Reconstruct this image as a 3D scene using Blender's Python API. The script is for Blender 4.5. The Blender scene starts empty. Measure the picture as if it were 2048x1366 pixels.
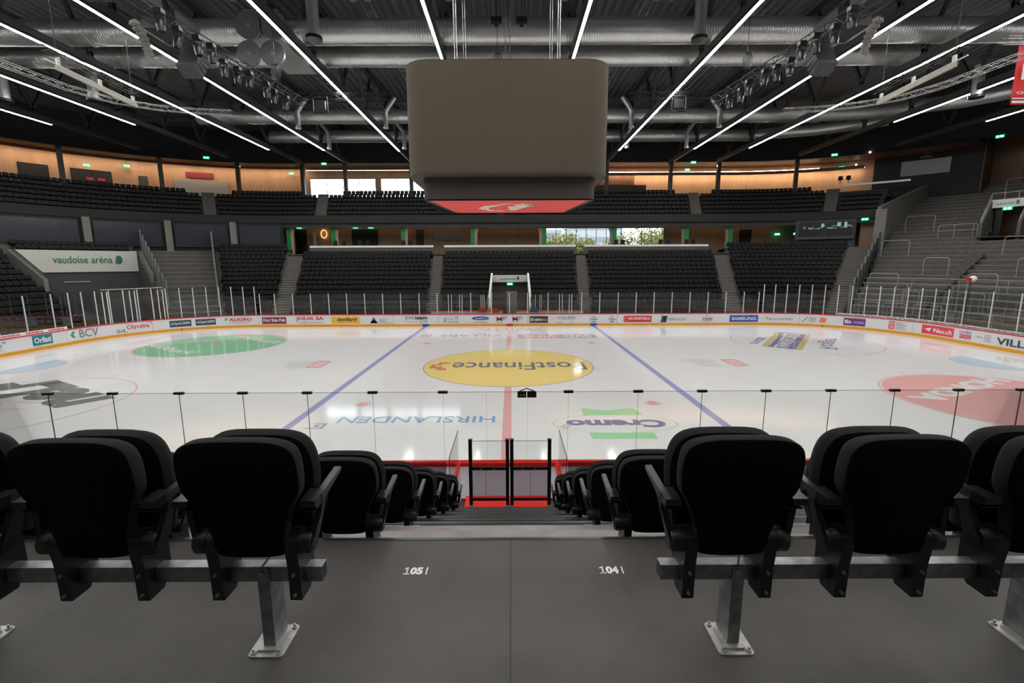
import bpy, math, random
from mathutils import Vector, Matrix
random.seed(4)
PI = math.pi
S = bpy.context.scene
C = S.collection
# ------------------------------------------------------------------ camera, world, exposure
F_PX = 939.56
cam_d = bpy.data.cameras.new('camera'); cam = bpy.data.objects.new('camera', cam_d); C.objects.link(cam)
CAM = Vector((0.16, -24.53, 5.343))
cam_d.sensor_width = 36; cam_d.lens = F_PX/2048*36; cam_d.clip_end = 500; cam_d.clip_start = 0.05
_p, _y, _r = math.radians(9.41), math.radians(.067), math.radians(-.2343)
fw = Vector((math.sin(_y)*math.cos(_p), math.cos(_y)*math.cos(_p), -math.sin(_p)))
rt = Vector((math.cos(_y), -math.sin(_y), 0)); up = rt.cross(fw)
r2 = rt*math.cos(_r)+up*math.sin(_r); u2 = -rt*math.sin(_r)+up*math.cos(_r)
M = Matrix((r2, u2, -fw)).transposed().to_4x4(); M.translation = CAM
cam.matrix_world = M
S.camera = cam
S.view_settings.view_transform = 'Standard'; S.view_settings.look = 'None'
S.view_settings.gamma = 1; S.view_settings.exposure = 0.0
try: S.view_settings.use_curve_mapping = False
except Exception: pass
W = bpy.data.worlds.new('sky'); S.world = W; W.use_nodes = True
_bg = W.node_tree.nodes['Background']; _bg.inputs[0].default_value = (.86, .93, 1, 1); _bg.inputs[1].default_value = 5.5
STRIP = 70.0      # brightness of the roof light strips
WARM = 38.0       # brightness of the warm cove lights
S.cycles.max_bounces = 6; S.cycles.transparent_max_bounces = 24
S.cycles.diffuse_bounces = 3; S.cycles.glossy_bounces = 3; S.cycles.sample_clamp_indirect = 6
S.cycles.caustics_reflective = False; S.cycles.caustics_refractive = False

# ------------------------------------------------------------------ materials
MT = {}
def mat(n, col, rough=.6, metal=0, spec=.5, noise=0, nscale=8, bump=0, bscale=60, emit=None, es=0, sheen=0, stretch=None):
    m = bpy.data.materials.new(n); m.use_nodes = True; nt = m.node_tree; b = nt.nodes['Principled BSDF']
    b.inputs['Base Color'].default_value = (*col, 1); b.inputs['Roughness'].default_value = rough
    b.inputs['Metallic'].default_value = metal; b.inputs['Specular IOR Level'].default_value = spec
    if sheen: b.inputs['Sheen Weight'].default_value = sheen
    if emit: b.inputs['Emission Color'].default_value = (*emit, 1); b.inputs['Emission Strength'].default_value = es
    if noise or bump:
        tc = nt.nodes.new('ShaderNodeTexCoord'); mp = nt.nodes.new('ShaderNodeMapping')
        if stretch: mp.inputs['Scale'].default_value = stretch
        nt.links.new(tc.outputs['Object'], mp.inputs[0])
    if noise:
        nz = nt.nodes.new('ShaderNodeTexNoise'); nz.inputs['Scale'].default_value = nscale; nz.inputs['Detail'].default_value = 6
        rp = nt.nodes.new('ShaderNodeMapRange'); rp.inputs[1].default_value = .3; rp.inputs[2].default_value = .7
        rp.inputs[3].default_value = 1-noise; rp.inputs[4].default_value = 1+noise
        mx = nt.nodes.new('ShaderNodeMix'); mx.data_type = 'RGBA'; mx.blend_type = 'MULTIPLY'; mx.inputs[0].default_value = 1
        mx.inputs[6].default_value = (*col, 1)
        nt.links.new(mp.outputs[0], nz.inputs[0]); nt.links.new(nz.outputs[0], rp.inputs[0]); nt.links.new(rp.outputs[0], mx.inputs[7])
        nt.links.new(mx.outputs[2], b.inputs['Base Color'])
    if bump:
        n2 = nt.nodes.new('ShaderNodeTexNoise'); n2.inputs['Scale'].default_value = bscale
        bp = nt.nodes.new('ShaderNodeBump'); bp.inputs[0].default_value = bump; bp.inputs[1].default_value = .01
        nt.links.new(mp.outputs[0], n2.inputs[0]); nt.links.new(n2.outputs[0], bp.inputs['Height']); nt.links.new(bp.outputs[0], b.inputs['Normal'])
    MT[n] = m; return m
def glass(n, tint, refl=.08, rough=.02):
    m = bpy.data.materials.new(n); m.use_nodes = True; nt = m.node_tree; nt.nodes.remove(nt.nodes['Principled BSDF'])
    o = nt.nodes['Material Output']; t = nt.nodes.new('ShaderNodeBsdfTransparent'); t.inputs[0].default_value = (*tint, 1)
    g = nt.nodes.new('ShaderNodeBsdfGlossy'); g.inputs['Roughness'].default_value = rough
    lw = nt.nodes.new('ShaderNodeLayerWeight'); lw.inputs[0].default_value = .25
    mr = nt.nodes.new('ShaderNodeMapRange'); mr.inputs[3].default_value = refl; mr.inputs[4].default_value = min(1, refl+.5)
    x = nt.nodes.new('ShaderNodeMixShader')
    nt.links.new(lw.outputs['Fresnel'], mr.inputs[0]); nt.links.new(mr.outputs[0], x.inputs[0])
    nt.links.new(t.outputs[0], x.inputs[1]); nt.links.new(g.outputs[0], x.inputs[2]); nt.links.new(x.outputs[0], o.inputs[0])
    MT[n] = m; return m
def emis(n, col, s):
    m = bpy.data.materials.new(n); m.use_nodes = True; nt = m.node_tree; nt.nodes.remove(nt.nodes['Principled BSDF'])
    e = nt.nodes.new('ShaderNodeEmission'); e.inputs[0].default_value = (*col, 1); e.inputs[1].default_value = s
    nt.links.new(e.outputs[0], nt.nodes['Material Output'].inputs[0]); MT[n] = m; return m
mat('ice', (.85, .85, .85), .09, spec=.5, noise=.02, nscale=.8)
def ice_paint(n, c): return mat(n, c, .09, spec=.5, noise=.05, nscale=30)
ice_paint('ip_blue', (.36, .39, .66)); ice_paint('ip_red', (.84, .46, .47)); ice_paint('ip_red_soft', (.88, .46, .45)); ice_paint('ip_yellow', (.94, .76, .27))
ice_paint('ip_green', (.30, .66, .41)); ice_paint('ip_grass', (.42, .80, .42)); ice_paint('ip_dark', (.22, .23, .30)); ice_paint('ip_navy', (.24, .25, .42))
ice_paint('ip_grey', (.22, .22, .22)); ice_paint('ip_lgrey', (.42, .42, .44)); ice_paint('ip_lblue', (.45, .68, .82)); ice_paint('ip_mblue', (.25, .45, .70))
ice_paint('ip_pink', (.70, .42, .42)); ice_paint('ip_white', (.86, .86, .85)); ice_paint('ip_gold', (.66, .58, .28)); ice_paint('ip_scarlet', (.74, .27, .22))
mat('board', (.72, .73, .75), .35); mat('board_inner', (.88, .88, .90), .4)
_nt = MT['board_inner'].node_tree; _o = _nt.nodes['Material Output']; _tl = _nt.nodes.new('ShaderNodeBsdfTranslucent'); _tl.inputs[0].default_value = (.9, .9, .92, 1)
_mx = _nt.nodes.new('ShaderNodeMixShader'); _mx.inputs[0].default_value = .6; _nt.links.new(_nt.nodes['Principled BSDF'].outputs[0], _mx.inputs[1]); _nt.links.new(_tl.outputs[0], _mx.inputs[2]); _nt.links.new(_mx.outputs[0], _o.inputs[0]); mat('post_grey', (.62, .62, .64), .4); mat('rail_red', (.55, .02, .03), .3); mat('rail_bright', (.85, .02, .01), .35); mat('kick', (.72, .33, .01), .4)
mat('ad_white', (.80, .80, .80), .4); mat('ad_teal', (.01, .20, .24), .4); mat('ad_black', (.03, .03, .035), .4); mat('ad_slate', (.03, .06, .075), .4)
mat('ad_red', (.60, .02, .02), .4); mat('ad_pinkred', (.72, .05, .08), .4); mat('ad_maroon', (.22, .03, .04), .4); mat('ad_yellow', (.75, .48, .03), .4)
mat('ad_blue', (.02, .09, .36), .4); mat('ad_green', (.02, .36, .12), .4); mat('ad_purple', (.14, .03, .22), .4); mat('ad_grey', (.18, .18, .2), .4); mat('ad_orange', (.75, .22, .06), .4); mat('ad_lblue', (.20, .42, .62), .4)
mat('ad_lgreen', (.3, .55, .1), .4)
mat('concrete', (.108, .100, .09), .85, noise=.22, nscale=2.2, bump=.3, bscale=20, stretch=(1, 1, 5))
mat('concrete_light', (.21, .20, .18), .85, noise=.12, nscale=3)
mat('white_step', (.27, .255, .23), .8, noise=.1, nscale=3); mat('concrete_dark', (.04, .04, .042), .8, noise=.15, nscale=2)
mat('floor_epoxy', (.070, .063, .059), .5, noise=.28, nscale=2.5, bump=.25, bscale=220)
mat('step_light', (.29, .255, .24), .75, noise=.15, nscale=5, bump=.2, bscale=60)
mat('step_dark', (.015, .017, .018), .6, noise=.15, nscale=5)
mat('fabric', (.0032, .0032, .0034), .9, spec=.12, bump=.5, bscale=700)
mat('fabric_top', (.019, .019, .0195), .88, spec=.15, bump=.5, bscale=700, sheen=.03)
mat('far_fabric', (.0095, .0095, .010), .6, spec=.3); mat('far_plate', (.25, .25, .26), .4); mat('far_leg_shade', (.0015, .0015, .0015), .9, spec=.1)
mat('black_plastic', (.0105, .0105, .011), .38, spec=.5); mat('arm_plastic', (.035, .036, .038), .32)
mat('galvanised', (.29, .30, .305), .42, metal=.75, noise=.3, nscale=22); mat('galv_plate', (.46, .45, .43), .45, metal=.5, noise=.25, nscale=30)
mat('black_metal', (.012, .012, .013), .4, metal=.3); mat('dark_steel', (.028, .029, .031), .5); mat('deck', (.18, .185, .20), .42, metal=.4)
mat('steel_light', (.45, .46, .47), .35, metal=.6); mat('alu_pale', (.50, .48, .40), .5); mat('alu', (.42, .42, .40), .4, metal=.5); mat('duct', (.62, .64, .63), .36, metal=.85)
def ribbed(m, scale, ax):
    nt = m.node_tree; b = nt.nodes['Principled BSDF']; tc = nt.nodes.new('ShaderNodeTexCoord'); w = nt.nodes.new('ShaderNodeTexWave')
    w.bands_direction = ax; w.inputs['Scale'].default_value = scale; bp = nt.nodes.new('ShaderNodeBump'); bp.inputs[0].default_value = .35; bp.inputs[1].default_value = .02
    nt.links.new(tc.outputs['Object'], w.inputs[0]); nt.links.new(w.outputs[1], bp.inputs['Height']); nt.links.new(bp.outputs[0], b.inputs['Normal'])
ribbed(MT['duct'], 2.1, 'X')
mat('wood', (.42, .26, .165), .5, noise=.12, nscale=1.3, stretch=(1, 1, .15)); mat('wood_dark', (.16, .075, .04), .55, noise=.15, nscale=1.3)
mat('wall_black', (.013, .014, .017), .7, noise=.1); mat('wall_grey', (.06, .062, .065), .7, noise=.1); mat('fascia', (.011, .011, .011), .7)
mat('sign_white', (.62, .62, .58), .5); mat('white_paint', (.86, .85, .82), .5); mat('green_paint', (.0, .22, .05), .5); mat('sign_green', (.01, .17, .09), .5); mat('sign_blue', (.01, .14, .38), .5)
mat('screen_cloth', (.083, .067, .044), .75, noise=.03, nscale=4, bump=.2, bscale=300); mat('screen_low', (.055, .043, .036), .6); mat('cube_red', (.80, .07, .07), .6); mat('cube_white', (.75, .72, .68), .6); mat('cube_ink', (.03, .03, .03), .6)
mat('dark_glass', (.05, .055, .065), .12, spec=.6); mat('rubber', (.01, .01, .01), .6); mat('door_dark', (.012, .011, .012), .5); mat('shutter', (.30, .31, .32), .5)
mat('banner_red', (.70, .02, .03), .6); mat('leaf', (.20, .22, .035), .8, noise=.4, nscale=1); mat('bark', (.1, .07, .05), .9); mat('facade', (.34, .345, .36), .8); mat('facade_win', (.2, .22, .25), .4); mat('grass_out', (.05, .06, .03), .9)
mat('mesh_grey', (.33, .31, .31), .6); glass('gate_mesh', (.74, .71, .73), .0, .5); mat('red_dim', (.5, .04, .04), .5); mat('lens', (.12, .12, .13), .1, metal=.9); mat('black_bright', (.02, .02, .02), .25)
glass('rink_glass', (.90, .92, .91), .03); glass('near_glass', (.955, .965, .96), .012); glass('tint_glass', (.62, .60, .62), .02); glass('win_glass', (.95, .97, 1), .03); glass('pane_edge', (.5, .6, .57), .1)
emis('strip', (1, .985, .955), STRIP); emis('warm', (1, .72, .45), WARM); emis('exit_green', (.02, .9, .38), 1.6); emis('exit_white', (.75, 1, .85), 3.0); emis('spot', (1, .93, .8), 12); emis('ring_glow', (1, .55, .2), 3)
emis('screen_a', (.02, .03, .03), 1); emis('screen_b', (.25, .42, .42), 1); emis('warm_thin', (1, .74, .45), 7); emis('warm_dim', (1, .74, .45), 2.5)

# ------------------------------------------------------------------ mesh helpers
class MB:
    def __init__(s): s.v = []; s.f = []; s.m = []; s.sm = []
    def add(s, vs, fs, mi=0, smooth=False, T=None):
        n = len(s.v)
        for p in vs: s.v.append(tuple(T @ Vector(p)) if T is not None else tuple(p))
        for f in fs: s.f.append([n+i for i in f]); s.m.append(mi); s.sm.append(smooth)
        return s
    def box(s, x0, x1, y0, y1, z0, z1, mi=0, T=None):
        vs = [(x, y, z) for x in (x0, x1) for y in (y0, y1) for z in (z0, z1)]
        return s.add(vs, [(0, 1, 3, 2), (4, 6, 7, 5), (0, 4, 5, 1), (2, 3, 7, 6), (0, 2, 6, 4), (1, 5, 7, 3)], mi, False, T)
    def bar(s, a, b, w, h=None, mi=0):
        a = Vector(a); b = Vector(b); d = b-a; L = d.length; h = h or w
        z = Vector((0, 0, 1)); d.normalize()
        if abs(d.z) > .999: z = Vector((0, 1, 0))
        x = d.cross(z).normalized(); y = x.cross(d).normalized()
        T = Matrix((x, d, y)).transposed().to_4x4(); T.translation = a
        return s.box(-w/2, w/2, 0, L, -h/2, h/2, mi, T)
    def tube(s, pts, r, n=8, mi=0, cap=True):
        pts = [Vector(p) for p in pts]; rings = []; pv = None
        for i, p in enumerate(pts):
            d = (pts[min(i+1, len(pts)-1)]-pts[max(i-1, 0)]).normalized()
            if pv is None:
                pv = d.orthogonal().normalized()
            x = (pv-d*pv.dot(d)).normalized(); pv = x; y = d.cross(x)
            rr = r[i] if isinstance(r, (list, tuple)) else r
            rings.append([p+(x*math.cos(2*PI*k/n)+y*math.sin(2*PI*k/n))*rr for k in range(n)])
        vs = [q for R in rings for q in R]; fs = []
        for i in range(len(rings)-1):
            for k in range(n): fs.append((i*n+k, i*n+(k+1) % n, (i+1)*n+(k+1) % n, (i+1)*n+k))
        s.add(vs, fs, mi, True)
        if cap:
            s.add(rings[0], [tuple(range(n))], mi); s.add(rings[-1], [tuple(range(n))], mi)
        return s
    def grid(s, rows, mi=0, smooth=False, closed=False):
        m = len(rows[0]); vs = [p for R in rows for p in R]; fs = []
        for i in range(len(rows)-1):
            for k in range(m if closed else m-1):
                fs.append((i*m+k, i*m+(k+1) % m, (i+1)*m+(k+1) % m, (i+1)*m+k))
        return s.add(vs, fs, mi, smooth)
    def prism(s, outl, fn, mi=0):           # outl list of 2D, fn(p, side) -> 3D
        n = len(outl); vs = [fn(p, 0) for p in outl]+[fn(p, 1) for p in outl]
        fs = [tuple(range(n)), tuple(range(n, 2*n))]+[(i, (i+1) % n, n+(i+1) % n, n+i) for i in range(n)]
        return s.add(vs, fs, mi)
    def build(s, name, mats, parent=None, loc=None):
        me = bpy.data.meshes.new(name); vv = s.v
        if loc is not None: L = Vector(loc); vv = [tuple(Vector(p)-L) for p in vv]
        me.from_pydata(vv, [], s.f)
        if isinstance(mats, str): mats = [mats]
        for m in mats: me.materials.append(MT[m])
        me.polygons.foreach_set('material_index', s.m); me.polygons.foreach_set('use_smooth', s.sm); me.update()
        o = bpy.data.objects.new(name, me); C.objects.link(o)
        if loc is not None: o.location = loc
        if parent:
            o.parent = parent
            if loc is None: o.location = -parent.location if parent.rotation_euler.z == 0 else (0, 0, 0)
            else: o.location = Vector(loc)-parent.location
        return o
def tag(o, label=None, cat=None, group=None, kind=None):
    if label: o['label'] = label
    if cat: o['category'] = cat
    if group: o['group'] = group
    if kind: o['kind'] = kind
    return o
def thing(name, label, cat, loc=(0, 0, 0), group=None, rz=0):
    o = bpy.data.objects.new(name, None); C.objects.link(o); o.location = loc; o.rotation_euler.z = rz
    o.empty_display_size = .1
    return tag(o, label, cat, group)
def lpart(mb, name, mats, parent):          # part whose coordinates are already local to its thing
    o = mb.build(name, mats); o.parent = parent; return o
def struct(o): o['kind'] = 'structure'; return o
def dup(root, loc, label=None, group=None, rz=None):
    r = root.copy(); C.objects.link(r); r.location = loc
    if rz is not None: r.rotation_euler.z = rz
    if label: r['label'] = label
    if group: r['group'] = group
    for ch in list(root.children):
        c = ch.copy(); C.objects.link(c); c.parent = r
        for g in list(ch.children):
            d = g.copy(); C.objects.link(d); d.parent = c
    return r
_tc = {}
def text2d(body, bold=0, shear=0):
    k = (body, bold, shear)
    if k in _tc: return _tc[k]
    cu = bpy.data.curves.new('t', 'FONT'); cu.body = body; cu.offset = bold; cu.shear = shear; cu.resolution_u = 3
    o = bpy.data.objects.new('t', cu); C.objects.link(o)
    bpy.context.view_layer.update()
    me = bpy.data.meshes.new_from_object(o.evaluated_get(bpy.context.evaluated_depsgraph_get()))
    vs = [(v.co.x, v.co.y) for v in me.vertices]; fs = [tuple(p.vertices) for p in me.polygons]
    bpy.data.objects.remove(o); bpy.data.meshes.remove(me)
    x0 = min(v[0] for v in vs); x1 = max(v[0] for v in vs); y0 = min(v[1] for v in vs); y1 = max(v[1] for v in vs)
    vs = [((x-x0)/(x1-x0), (y-y0)/(y1-y0)) for x, y in vs]
    _tc[k] = (vs, fs); return _tc[k]
def text_mb(mb, body, fn, bold=0, shear=0, mi=0):
    vs, fs = text2d(body, bold, shear); mb.add([fn(x, y) for x, y in vs], fs, mi); return mb

# ------------------------------------------------------------------ bowl geometry
def P(tau, o):
    c = 21.5*(1+.0145*o); yc = 7.45+.2275*o; R = 8.5+.772*o; s = 1 if tau >= 0 else -1; a = abs(tau)
    if a <= 1: return tau*c, 15.95+o
    if a <= 2:
        th = (a-1)*PI/2; return s*(c+R*math.sin(th)), yc+R*math.cos(th)
    return s*(c+R), yc-(a-2)*15
def NRM(tau):                                # outward angle (0 = +Y)
    s = 1 if tau >= 0 else -1; a = abs(tau)
    if a <= 1: return 0
    return -s*min(1, a-1)*PI/2
def S_of(tau, o):
    c = 21.5*(1+.0145*o); R = 8.5+.772*o; s = 1 if tau >= 0 else -1; a = abs(tau)
    if a <= 1: return tau*c
    if a <= 2: return s*(c+(a-1)*PI/2*R)
    return s*(c+PI/2*R+(a-2)*15)
def T_of(sv, o):
    c = 21.5*(1+.0145*o); R = 8.5+.772*o; s = 1 if sv >= 0 else -1; a = abs(sv)
    if a <= c: return sv/c
    if a <= c+PI/2*R: return s*(1+(a-c)/(PI/2*R))
    return s*(2+(a-c-PI/2*R)/15)
def P3(tau, o, z): x, y = P(tau, o); return (x, y, z)
def taus(a, b, st=.05):
    ks = [a]; n = max(1, int(math.ceil((b-a)/st)))
    L = [a+(b-a)*i/n for i in range(n+1)]
    for q in (-2, -1, 1, 2):
        if a < q < b: L.append(q)
    return sorted(set(L))
def sweep(mb, prof, t0, t1, closed=True, mi=0, st=.05, caps=True, smooth=False):
    ts = taus(t0, t1, st); rows = [[P3(t, o, z) for o, z in prof] for t in ts]
    mb.grid(rows, mi, smooth, closed)
    if closed and caps: mb.add(rows[0], [tuple(range(len(prof)))], mi); mb.add(rows[-1], [tuple(range(len(prof)))], mi)
    return mb
def rect(o0, o1, z0, z1): return [(o0, z0), (o1, z0), (o1, z1), (o0, z1)]
def zp(o): return .29+.512*(o-1.95)

# ------------------------------------------------------------------ shell
struct(MB().box(-66, 66, -48, 46, -.6, -.12).build('floor', 'concrete_dark'))
mb = MB(); per = .62; x = -64
rows = [[], []]
while x < 64:
    for dx, z in ((0, 21.9), (.22, 21.9), (.31, 21.72), (.53, 21.72)):
        rows[0].append((x+dx, -47, z)); rows[1].append((x+dx, 45.5, z))
    x += per
mb.grid(rows); struct(mb.build('ceiling', 'deck'))
WZ0, WZ1 = 12.5, 21.9
m = MB()
sweep(m, rect(26, 26.3, WZ0, WZ1), -5.9, -.914); sweep(m, rect(26, 26.3, WZ0, 13.7), -.914, -.25); sweep(m, rect(26, 26.3, 16.84, WZ1), -.914, -.25)
sweep(m, rect(26, 26.3, WZ0, WZ1), -.25, 1.38)
struct(m.build('wall_far', 'wood'))
m = MB(); sweep(m, rect(26, 26.3, WZ0, WZ1), 1.38, 1.60); struct(m.build('wall_far_corner', 'wall_black'))
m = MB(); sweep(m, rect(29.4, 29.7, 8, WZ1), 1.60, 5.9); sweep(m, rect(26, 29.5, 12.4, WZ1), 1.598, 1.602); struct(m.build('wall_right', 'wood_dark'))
m = MB(); sweep(m, rect(26.4, 26.6, -.5, WZ0), -5.9, -1.3, st=.1); sweep(m, rect(29.8, 30, -.5, WZ0), 1.4, 5.9, st=.1); struct(m.build('wall_left', 'wall_grey'))
struct(MB().box(-66, 66, -48, -47.6, -.5, 21.9).build('wall_near', 'wall_black'))
# dark fascia above the upper gangway and its timber soffit
m = MB(); sweep(m, rect(22, 22.3, 18, 21.8), -5.5, 5.5); struct(m.build('wall_fascia', 'wall_black'))
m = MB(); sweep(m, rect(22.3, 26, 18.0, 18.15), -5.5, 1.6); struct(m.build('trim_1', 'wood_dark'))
# warm cove light lines
def cove(label, t0, t1, o=24.9, z=17.9, mt='warm', w=.05, lip=1):
    t = thing('cove_light', label, 'cove light', P3((t0+t1)/2, o, z))
    m = MB(); sweep(m, rect(o-w-.03, o+w+.03, z+.04, z+.1), t0, t1); m.build('housing', 'black_metal', t)
    m = MB(); sweep(m, rect(o-w, o+w, z, z+.04), t0, t1); m.build('diffuser', mt, t)
    if lip: m = MB(); sweep(m, rect(o-.32, o-.28, z-.10, z+.12), t0, t1); m.build('lip', 'wood_dark', t)
cove('long warm cove light grazing the timber wall of the left upper gangway', -2.3, -.935, w=.07)
cove('warm cove light in front of the timber wall right of the hanging cube', .2, 1.25, 25.3, 17.35, w=.015, lip=0)
cove('hidden warm light line under the timber band right of the cube', .2, 1.36, 25.2, 16.98, w=.07)
cove('warm light line above the upper windows left of the cube', -.92, -.25, 24.2, 17.5, 'warm_thin', .03, 0)
m = MB(); sweep(m, rect(24.75, 24.83, 16.86, 17.25), .2, 1.36); struct(m.build('trim_2', 'wood_dark'))

# upper windows
def window(n, t0, t1, o, z0, z1, nm, bar=.06):
    fr = MB()
    L0 = S_of(t0, o); L1 = S_of(t1, o)
    for i in range(nm+1):
        t = T_of(L0+(L1-L0)*i/nm, o); x, y = P(t, o); fr.box(x-bar/2, x+bar/2, y-.05, y+.05, z0, z1)
    sweep(fr, rect(o-.05, o+.05, z0, z0+.08), t0, t1); sweep(fr, rect(o-.05, o+.05, z1-.08, z1), t0, t1)
    f = struct(fr.build(n, 'dark_steel'))
    g = MB(); sweep(g, [(o, z0+.08), (o, z1-.08)], t0, t1, closed=False); p = g.build('pane', 'win_glass'); p.parent = f
    return f
window('window_1', -.914, -.615, 26.1, 13.7, 16.84, 4); window('window_2', -.59, -.25, 26.1, 13.7, 16.84, 5)
m = MB(); sweep(m, rect(25.9, 26.2, 13.7, 16.84), -.615, -.59); struct(m.build('trim_3', 'wood'))
# brown slatted curtain and beige board right of the cube
t = thing('slatted_curtain', 'brown slatted curtain high on the timber wall right of the cube', 'curtain', P3(.45, 25.8, 16))
m = MB(); a0, a1 = S_of(.32, 25.8), S_of(.572, 25.8)
for i in range(48):
    s0 = a0+(a1-a0)*i/48; x, y = P(T_of(s0, 25.8), 25.7); m.box(x, x+.1, y-.04-(i % 3)*.05, y+.06, 15.75, 17.1)
m.build('slats', 'wood_dark', t)
m = MB(); sweep(m, rect(25.2, 25.4, 14.2, 15.7), .30, .625); tag(m.build('partition_board', 'screen_cloth'), 'beige low partition board behind the upper seats right of the cube', 'partition')

# ------------------------------------------------------------------ stands
def steps(mb, t0, t1, k0, k1, o_first, tread, z_first, rise, st=.05):
    prof = []
    for k in range(k0, k1+1):
        o = o_first+tread*k; z = z_first+rise*k
        prof.append((o, z-rise)); prof.append((o, z))
    prof.append((o_first+tread*(k1+1), z_first+rise*k1))
    sweep(mb, prof, t0, t1, closed=False, st=st); return mb
TR, RI = .85, .435
O1 = 1.95-.62
def lower(name, label, t0, t1, k1, k0=0, mt='concrete'):
    m = MB(); steps(m, t0, t1, k0, k1, O1, TR, .29, RI)
    bz = .29+RI*(k0-1); e = O1+TR*(k1+1); top = .29+RI*k1
    for t in (t0, t1):                       # closing cheeks
        pr = []
        for k in range(k0, k1+1): pr += [(O1+TR*k, .29+RI*(k-1)), (O1+TR*k, .29+RI*k)]
        pr += [(e, top), (e, -.1), (O1+TR*k0, -.1)]
        m.add([P3(t, o, z) for o, z in pr], [tuple(range(len(pr)))])
    return tag(m.build(name, mt), label, 'stand terrace')
lower('stand_terrace', 'stepped concrete stand under the seats left of the concrete stair, dark windows above', -1.232, -.97, 15)
lower('stand_terrace', 'stepped concrete stand under the seats left of the centre block', -.905, -.335, 13)
m = MB()
lower('stand_terrace', 'stepped concrete stand under the centre block, left of the tunnel', -.292, -.08, 13)
lower('stand_terrace', 'stepped concrete stand under the centre block, right of the tunnel', .085, .29, 13)
lower('stand_terrace', 'stepped concrete stand of the centre block above the small tunnel', -.08, .085, 13, 8)
lower('stand_terrace', 'stepped concrete stand under the seats right of the centre block', .333, .895, 13)
lower('stand_terrace', 'stepped concrete stand under the seats below the dark video screens', .955, 1.365, 15)
bt_ = lower('stand_terrace', 'bare concrete terrace between the two sloping glass screens', -1.465, -1.24, 15)
lower('stand_terrace', 'stepped concrete stand above the white sign of the big tunnel', -1.78, -1.465, 16, 14)
lower('stand_terrace', 'stepped concrete stand under the seats at the left edge of the view', -2.7, -1.80, 15)
for i, (a, b, w, k1) in enumerate(((-.97, -.905, 'between the two left blocks of black seats', 13), (-.335, -.292, 'left of the centre block', 13), (.29, .333, 'right of the centre block', 13), (.895, .955, 'between the two right blocks of black seats', 13), (1.365, 1.435, 'beside the concrete standing terrace', 15))):
    ne = 2*k1+2+(2 if k1 == 13 else 0); m = MB(); steps(m, a, b, 0, ne-1, O1-.4, TR/2, .17, RI/2)
    for t in (a, b):
        pr = []
        for k in range(ne): pr += [(O1-.4+TR/2*k, .17+RI/2*(k-1)), (O1-.4+TR/2*k, .17+RI/2*k)]
        pr += [(O1-.4+TR/2*ne, .17+RI/2*(ne-1)), (O1-.4+TR/2*ne, -.1), (O1-.4, -.1)]
        m.add([P3(t, o, z) for o, z in pr], [tuple(range(len(pr)))])
    sw_ = tag(m.build('stairway', 'concrete'), 'pale concrete stairway climbing '+w, 'stairs'); m = MB()
    for k in range(2*k1+2): sweep(m, rect(O1-.4+TR/2*k-.004, O1-.4+TR/2*k+.16, .17+RI/2*k-.03, .17+RI/2*k+.004), a+.002, b-.002)
    q = m.build('tread_edges', 'white_step'); q.parent = sw_; q['kind'] = 'stuff'
# standing terrace on the right, with gap for its tunnel
KT = 31
m = MB()
steps(m, 1.465, 1.69, 0, KT, O1, TR, .29, RI); steps(m, 1.69, 1.775, 0, 16, O1, TR, .29, RI); steps(m, 1.69, 1.775, 24, KT, O1, TR, .29, RI); steps(m, 1.775, 2.9, 0, KT, O1, TR, .29, RI)
st_ = tag(m.build('standing_terrace', 'concrete'), 'large bare concrete standing terrace filling the right end', 'standing terrace')
def edges(t0, t1, k0, k1, par):
    m = MB()
    for k in range(k0, k1+1): sweep(m, rect(O1+TR*k-.004, O1+TR*k+.07, .29+RI*k-.05, .29+RI*k+.004), t0, t1)
    q = m.build('step_edge', 'concrete_light'); q.parent = par; q['kind'] = 'stuff'; q['label'] = 'paler step edges'  # paler strip along the front edge of each step
edges(-1.465, -1.24, 0, 15, bt_); edges(1.465, 1.69, 0, KT, st_); edges(1.775, 2.9, 0, KT, st_); edges(1.69, 1.775, 0, 16, st_)
for q in (1.52, 1.6, 1.66, 1.82, 1.95, 2.1):
    m = MB()
    for k in range(0, KT, 1): sweep(m, rect(O1+TR*k-.006, O1+TR*k, .29+RI*(k-1), .29+RI*k), q+.012*(k % 3), q+.012*(k % 3)+.0012, st=.1)
    o_ = m.build('slab_joint', 'concrete_dark'); o_.parent = st_; o_['kind'] = 'stuff'
m = MB(); steps(m, 1.708, 1.738, 0, 27, O1-.3, TR/2, .29, RI/2); tag(m.build('stairway', 'concrete'), 'narrow stairway up the standing terrace below the right tunnel door', 'stairs')
# radial concrete wall that closes the upper tier on the right
a = P(1.43, 15.5); b = P(1.50, 27.5)
m = MB(); m.prism([(0, 5.8), (1, 12.6), (1, 14.9), (0, 11.15)], lambda p, s: (a[0]+(b[0]-a[0])*p[0]+.3*s*.6, a[1]+(b[1]-a[1])*p[0]-.3*s, p[1]))
tag(m.build('concrete_wall', 'concrete_light'), 'tall sloping concrete wall between upper seats and standing terrace', 'wall')
m = MB(); m.prism([(0, 4.2), (1, 5.8), (1, 10.8), (0, 10.8)], lambda p, s: P3(1.43+.03*s, 14.6+p[0], p[1])); tag(m.build('concrete_pier', 'concrete_light'), 'concrete pier where the balcony meets the standing terrace', 'pier')

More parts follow.
